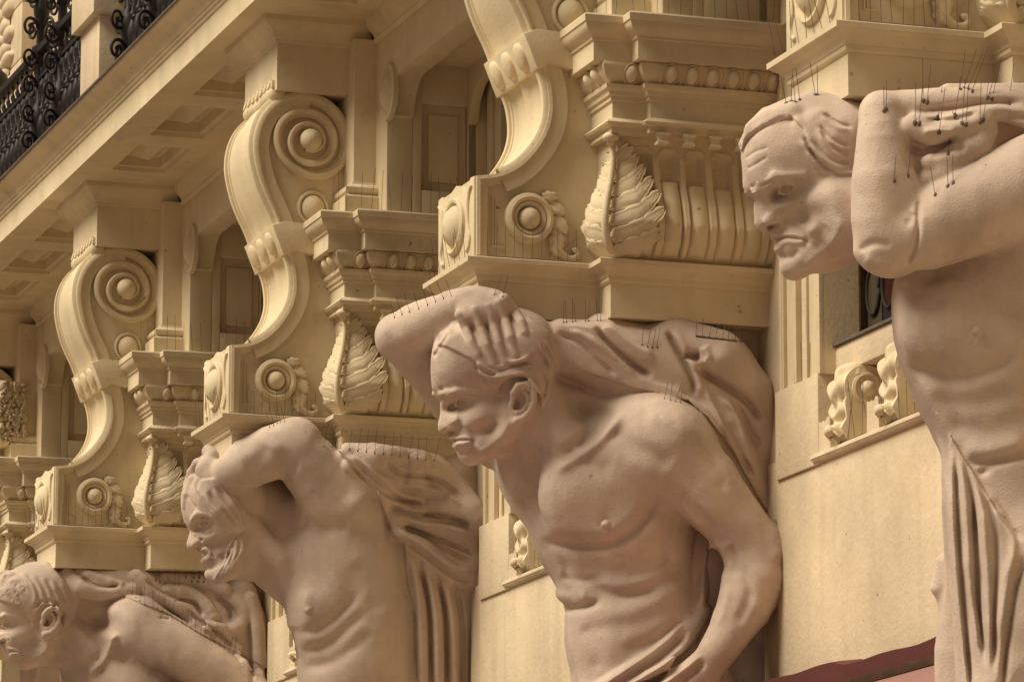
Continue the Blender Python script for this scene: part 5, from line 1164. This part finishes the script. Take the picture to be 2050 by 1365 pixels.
railing('black wrought iron railing run with ornate post beyond the cream pedestal', -5.2, .64, -.705, (-.02, -.38, -1.9))
railing('black wrought iron railing run rising on the bearded figure side of the pedestal', .97, 3.6, -.705, (1.03, 1.42, 2.4))
# lantern-like finial on the far railing
fin = MB(); lathe(fin, [(.0001, 0), (.04, .01), (.045, .02), (.07, .035), (.078, .07), (.065, .11), (.04, .135), (.016, .15), (.014, .19), (.024, .205), (.0001, .225)], (-1.30, -.705, 5.7525), 'z', 14)
fin = fin.build('iron_finial', M_IRON, None, True); tag(fin, 'domed black iron finial standing on the far railing', 'finial')
# ------------------------------------------------------------------ bird spikes
from mathutils.bvhtree import BVHTree
needle_me = None
def strip(label, pts, length, lean=(0, 0, 0), base=True, jit=.1, patch=0, r=.00065, rnd=random.Random(3)):
    """one strip: a thin foot and upright wires; pts are world points on the surface that carries it"""
    global needle_me
    c = Vector(np.mean(pts, axis=0)); root = empty('bird_spike_strip', label, 'bird spikes', 'bird spikes on ledges and figures', c)
    if needle_me is None:
        m = MB(); m.grid(np.array([[(.0012*math.cos(t), .0012*math.sin(t), z) for t in np.arange(5)/5*2*math.pi] for z in (-.02, 1)]), closev=True)
        m.f.append((5, 6, 7, 8, 9)); o = m.build('needle', M_SPIKE); needle_me = o.data; bpy.data.objects.remove(o)
    if base and len(pts) > 1:
        m = MB(); tube(m, [tuple(Vector(p)-c) for p in pts], .003, 5); m.build('foot', M_GLUE, root)
    for p in pts:
        o = link(bpy.data.objects.new('needle', needle_me), root); o.location = Vector(p)-c
        d = Vector((lean[0]+rnd.gauss(0, jit), lean[1]+rnd.gauss(0, jit), 1+lean[2])).normalized()
        o.rotation_euler = d.to_track_quat('Z', 'Y').to_euler(); L_ = length*rnd.uniform(.85, 1.1); o.scale = (r/.0012, r/.0012, L_)
        if patch:
            m = MB(); th = np.arange(9)/9*2*math.pi; jj = [.7+.5*rnd.random() for _ in th]
            m.grid(np.array([[(patch*.34*q*j*math.cos(t), patch*.5*q*j*math.sin(t), h) for t, j in zip(th, jj)] for q, h in ((1.1, -.004), (1, .0008), (.5, .002), (.02, .0024))]), closev=True)
            g = m.build('glue_patch', M_GLUE, root, True); g.location = Vector(p)-c
            if isinstance(patch_n.get(tuple(np.round(p, 4))), Vector): g.rotation_euler = patch_n[tuple(np.round(p, 4))].to_track_quat('Z', 'Y').to_euler()
    return root
patch_n = {}
WHOM = {-1: 'the far pier', 0: 'the curly-haired figure', 1: 'the bearded figure', 2: 'the hand-on-head figure', 3: 'the long-haired figure'}
for k in range(0, 4):
    X = k*S
    strip('side row of fine bird spikes on the block ledge above '+WHOM[k], [(X+.178, y, 3.896) for y in np.arange(-.715, -.47, .0235)], .082, jit=.03)
    strip('front row of fine bird spikes on the block ledge above '+WHOM[k], [(X+x, -.757, 3.896) for x in np.arange(-.165, .17, .042)], .095, lean=(0, -.12, 0), jit=.06)
    if k < 3: strip('row of fine bird spikes on the upper cornice above '+WHOM[k], [(X+.385, y, 4.4965) for y in np.arange(-.40, .0, .031)]+[(X+.335, y, 4.4965) for y in (-.48, -.455, -.43)], .12, jit=.05, base=False)
for k in (0, 1, 2):
    X = k*S
    strip('bird spikes at the foot of the pilaster beside '+WHOM[k], [(X+x, -.002, 3.5665) for x in (.39, .44, .49, .54)], .10, jit=.02, base=False)
    strip('bird spikes along the apron ledge under the window near '+WHOM[k], [(X+x, -.006, 3.373) for x in np.arange(.74, 1.5, .045)], .13, jit=.07)
dg_ = bpy.context.evaluated_depsgraph_get()
TREE = {}
for f_ in figs:
    me = [ch for ch in f_.children if ch.name.startswith('figure')][0].data; n_ = len(me.polygons)
    TREE[f_.name] = BVHTree.FromPolygons([v.co for v in me.vertices], [p.vertices for p in me.polygons])
def surf(fig, u, v):
    d = Vector(FW+RT*(u-1025)/9000+UP*(682.5-v)/9000).normalized(); h = TREE[fig.name].ray_cast(Vector(CAM), d)
    if h[0] is None: return None
    patch_n[tuple(np.round(np.array(h[0]), 4))] = h[1]; return tuple(h[0])
def on(fig, label, uv, length, lean=(0, 0, 0), patch=0, base=False, jit=.08):
    p = [q for q in (surf(fig, u, v) for u, v in uv) if q]
    if p: strip(label, p, length, lean, base, jit, patch)
FC, FD, FB, FA = figs
# figure with hand on head
on(FC, 'short row of bird spikes on the dark cloth edge under the block near the wall', [(1393+i*13, 673+i*1.6) for i in range(9)], .045, (-.15, .25, 0), 0, True)
on(FC, 'cluster of bird spikes stuck in the cloth fold behind his shoulder', [(1285, 690), (1296, 694), (1306, 696), (1315, 695)], .06, (0, .15, 0), .008)
on(FC, 'few bird spikes between cloth and bare shoulder', [(1330, 798), (1342, 801), (1352, 804), (1362, 806)], .05, (0, .3, 0), .006)
on(FC, 'pair of bird spikes behind the hand on the head', [(989, 590), (1006, 594)], .055, (0, .35, 0), .004)
on(FC, 'bird spikes on the cloth close under the block', [(1128, 645), (1134, 645), (1146, 644), (1152, 643), (1172, 643), (1178, 643), (1196, 642), (1202, 642)], .055, (0, 0, 0), .006)
on(FC, 'bird spikes along the raised forearm', [(790, 636), (805, 630), (820, 624), (838, 618), (856, 611), (872, 604), (888, 598), (904, 593)], .05, (0, -.35, 0), .005)
# long-haired figure
on(FD, 'bird spikes on the brow of the long-haired head', [(1512, 226), (1526, 216), (1538, 212)], .05, (0, -.6, 0), .012)
on(FD, 'bird spikes in dark glue on the crown of the long-haired head', [(1574, 206), (1584, 203), (1592, 204), (1601, 200), (1632, 190), (1637, 190)], .06, (0, -.15, 0), .011)
on(FD, 'pair of bird spikes on the raised wrist', [(1770, 222), (1774, 219)], .055, (0, 0, 0), .011)
on(FD, 'bird spikes stuck on the forearm near the elbow bend', [(1790, 362), (1818, 352)], .06, (0, .1, 0), .010)
on(FD, 'bird spikes scattered over the rolled cloth on the shoulder', [(1832, 246), (1840, 248), (1848, 202), (1856, 205), (1878, 236), (1880, 266), (1898, 308), (1912, 232), (1926, 246), (1934, 250), (1962, 244), (1968, 240)], .085, (0, .1, 0), .012)
on(FD, 'bird spikes on the cloth directly below the block', [(1922, 178), (1930, 176), (1938, 178), (1946, 182), (1978, 196), (1986, 198), (2020, 210)], .09, (0, .3, 0), .010)
on(FD, 'bird spikes on the upper arm of the long-haired figure', [(1872, 390), (1898, 372), (1908, 366), (2025, 274)], .06, (0, -.05, 0), .011)
# bearded figure
on(FB, 'bird spikes on the raised elbow of the bearded figure', [(540, 856), (548, 852), (556, 848), (562, 846), (570, 844)], .06, (0, -.25, 0), .005)
on(FB, 'long row of bird spikes on cloth behind the raised elbow', [(648+i*17, 893+i*2.2) for i in range(14)], .07, (0, .1, 0), .007)
# curly-haired figure
on(FA, 'row of bird spikes running down the shoulder cloth of the curly-haired figure', [(306+i*9.5, 1212+i*5.8) for i in range(18)], .06, (0, .12, 0), .006, False)
on(FA, 'bird spikes on the cloth beside the neck of the curly-haired figure', [(264, 1190), (272, 1196), (280, 1202), (290, 1210)], .06, (0, 0, 0), .007)
on(FA, 'rows of bird spikes on cloth above the curly-haired figure', [(312, 1160), (320, 1164), (330, 1168), (350, 1168), (358, 1170), (372, 1156), (388, 1156), (400, 1156), (412, 1158), (384, 1164), (396, 1164), (408, 1164)], .06, (0, .05, 0), .008)
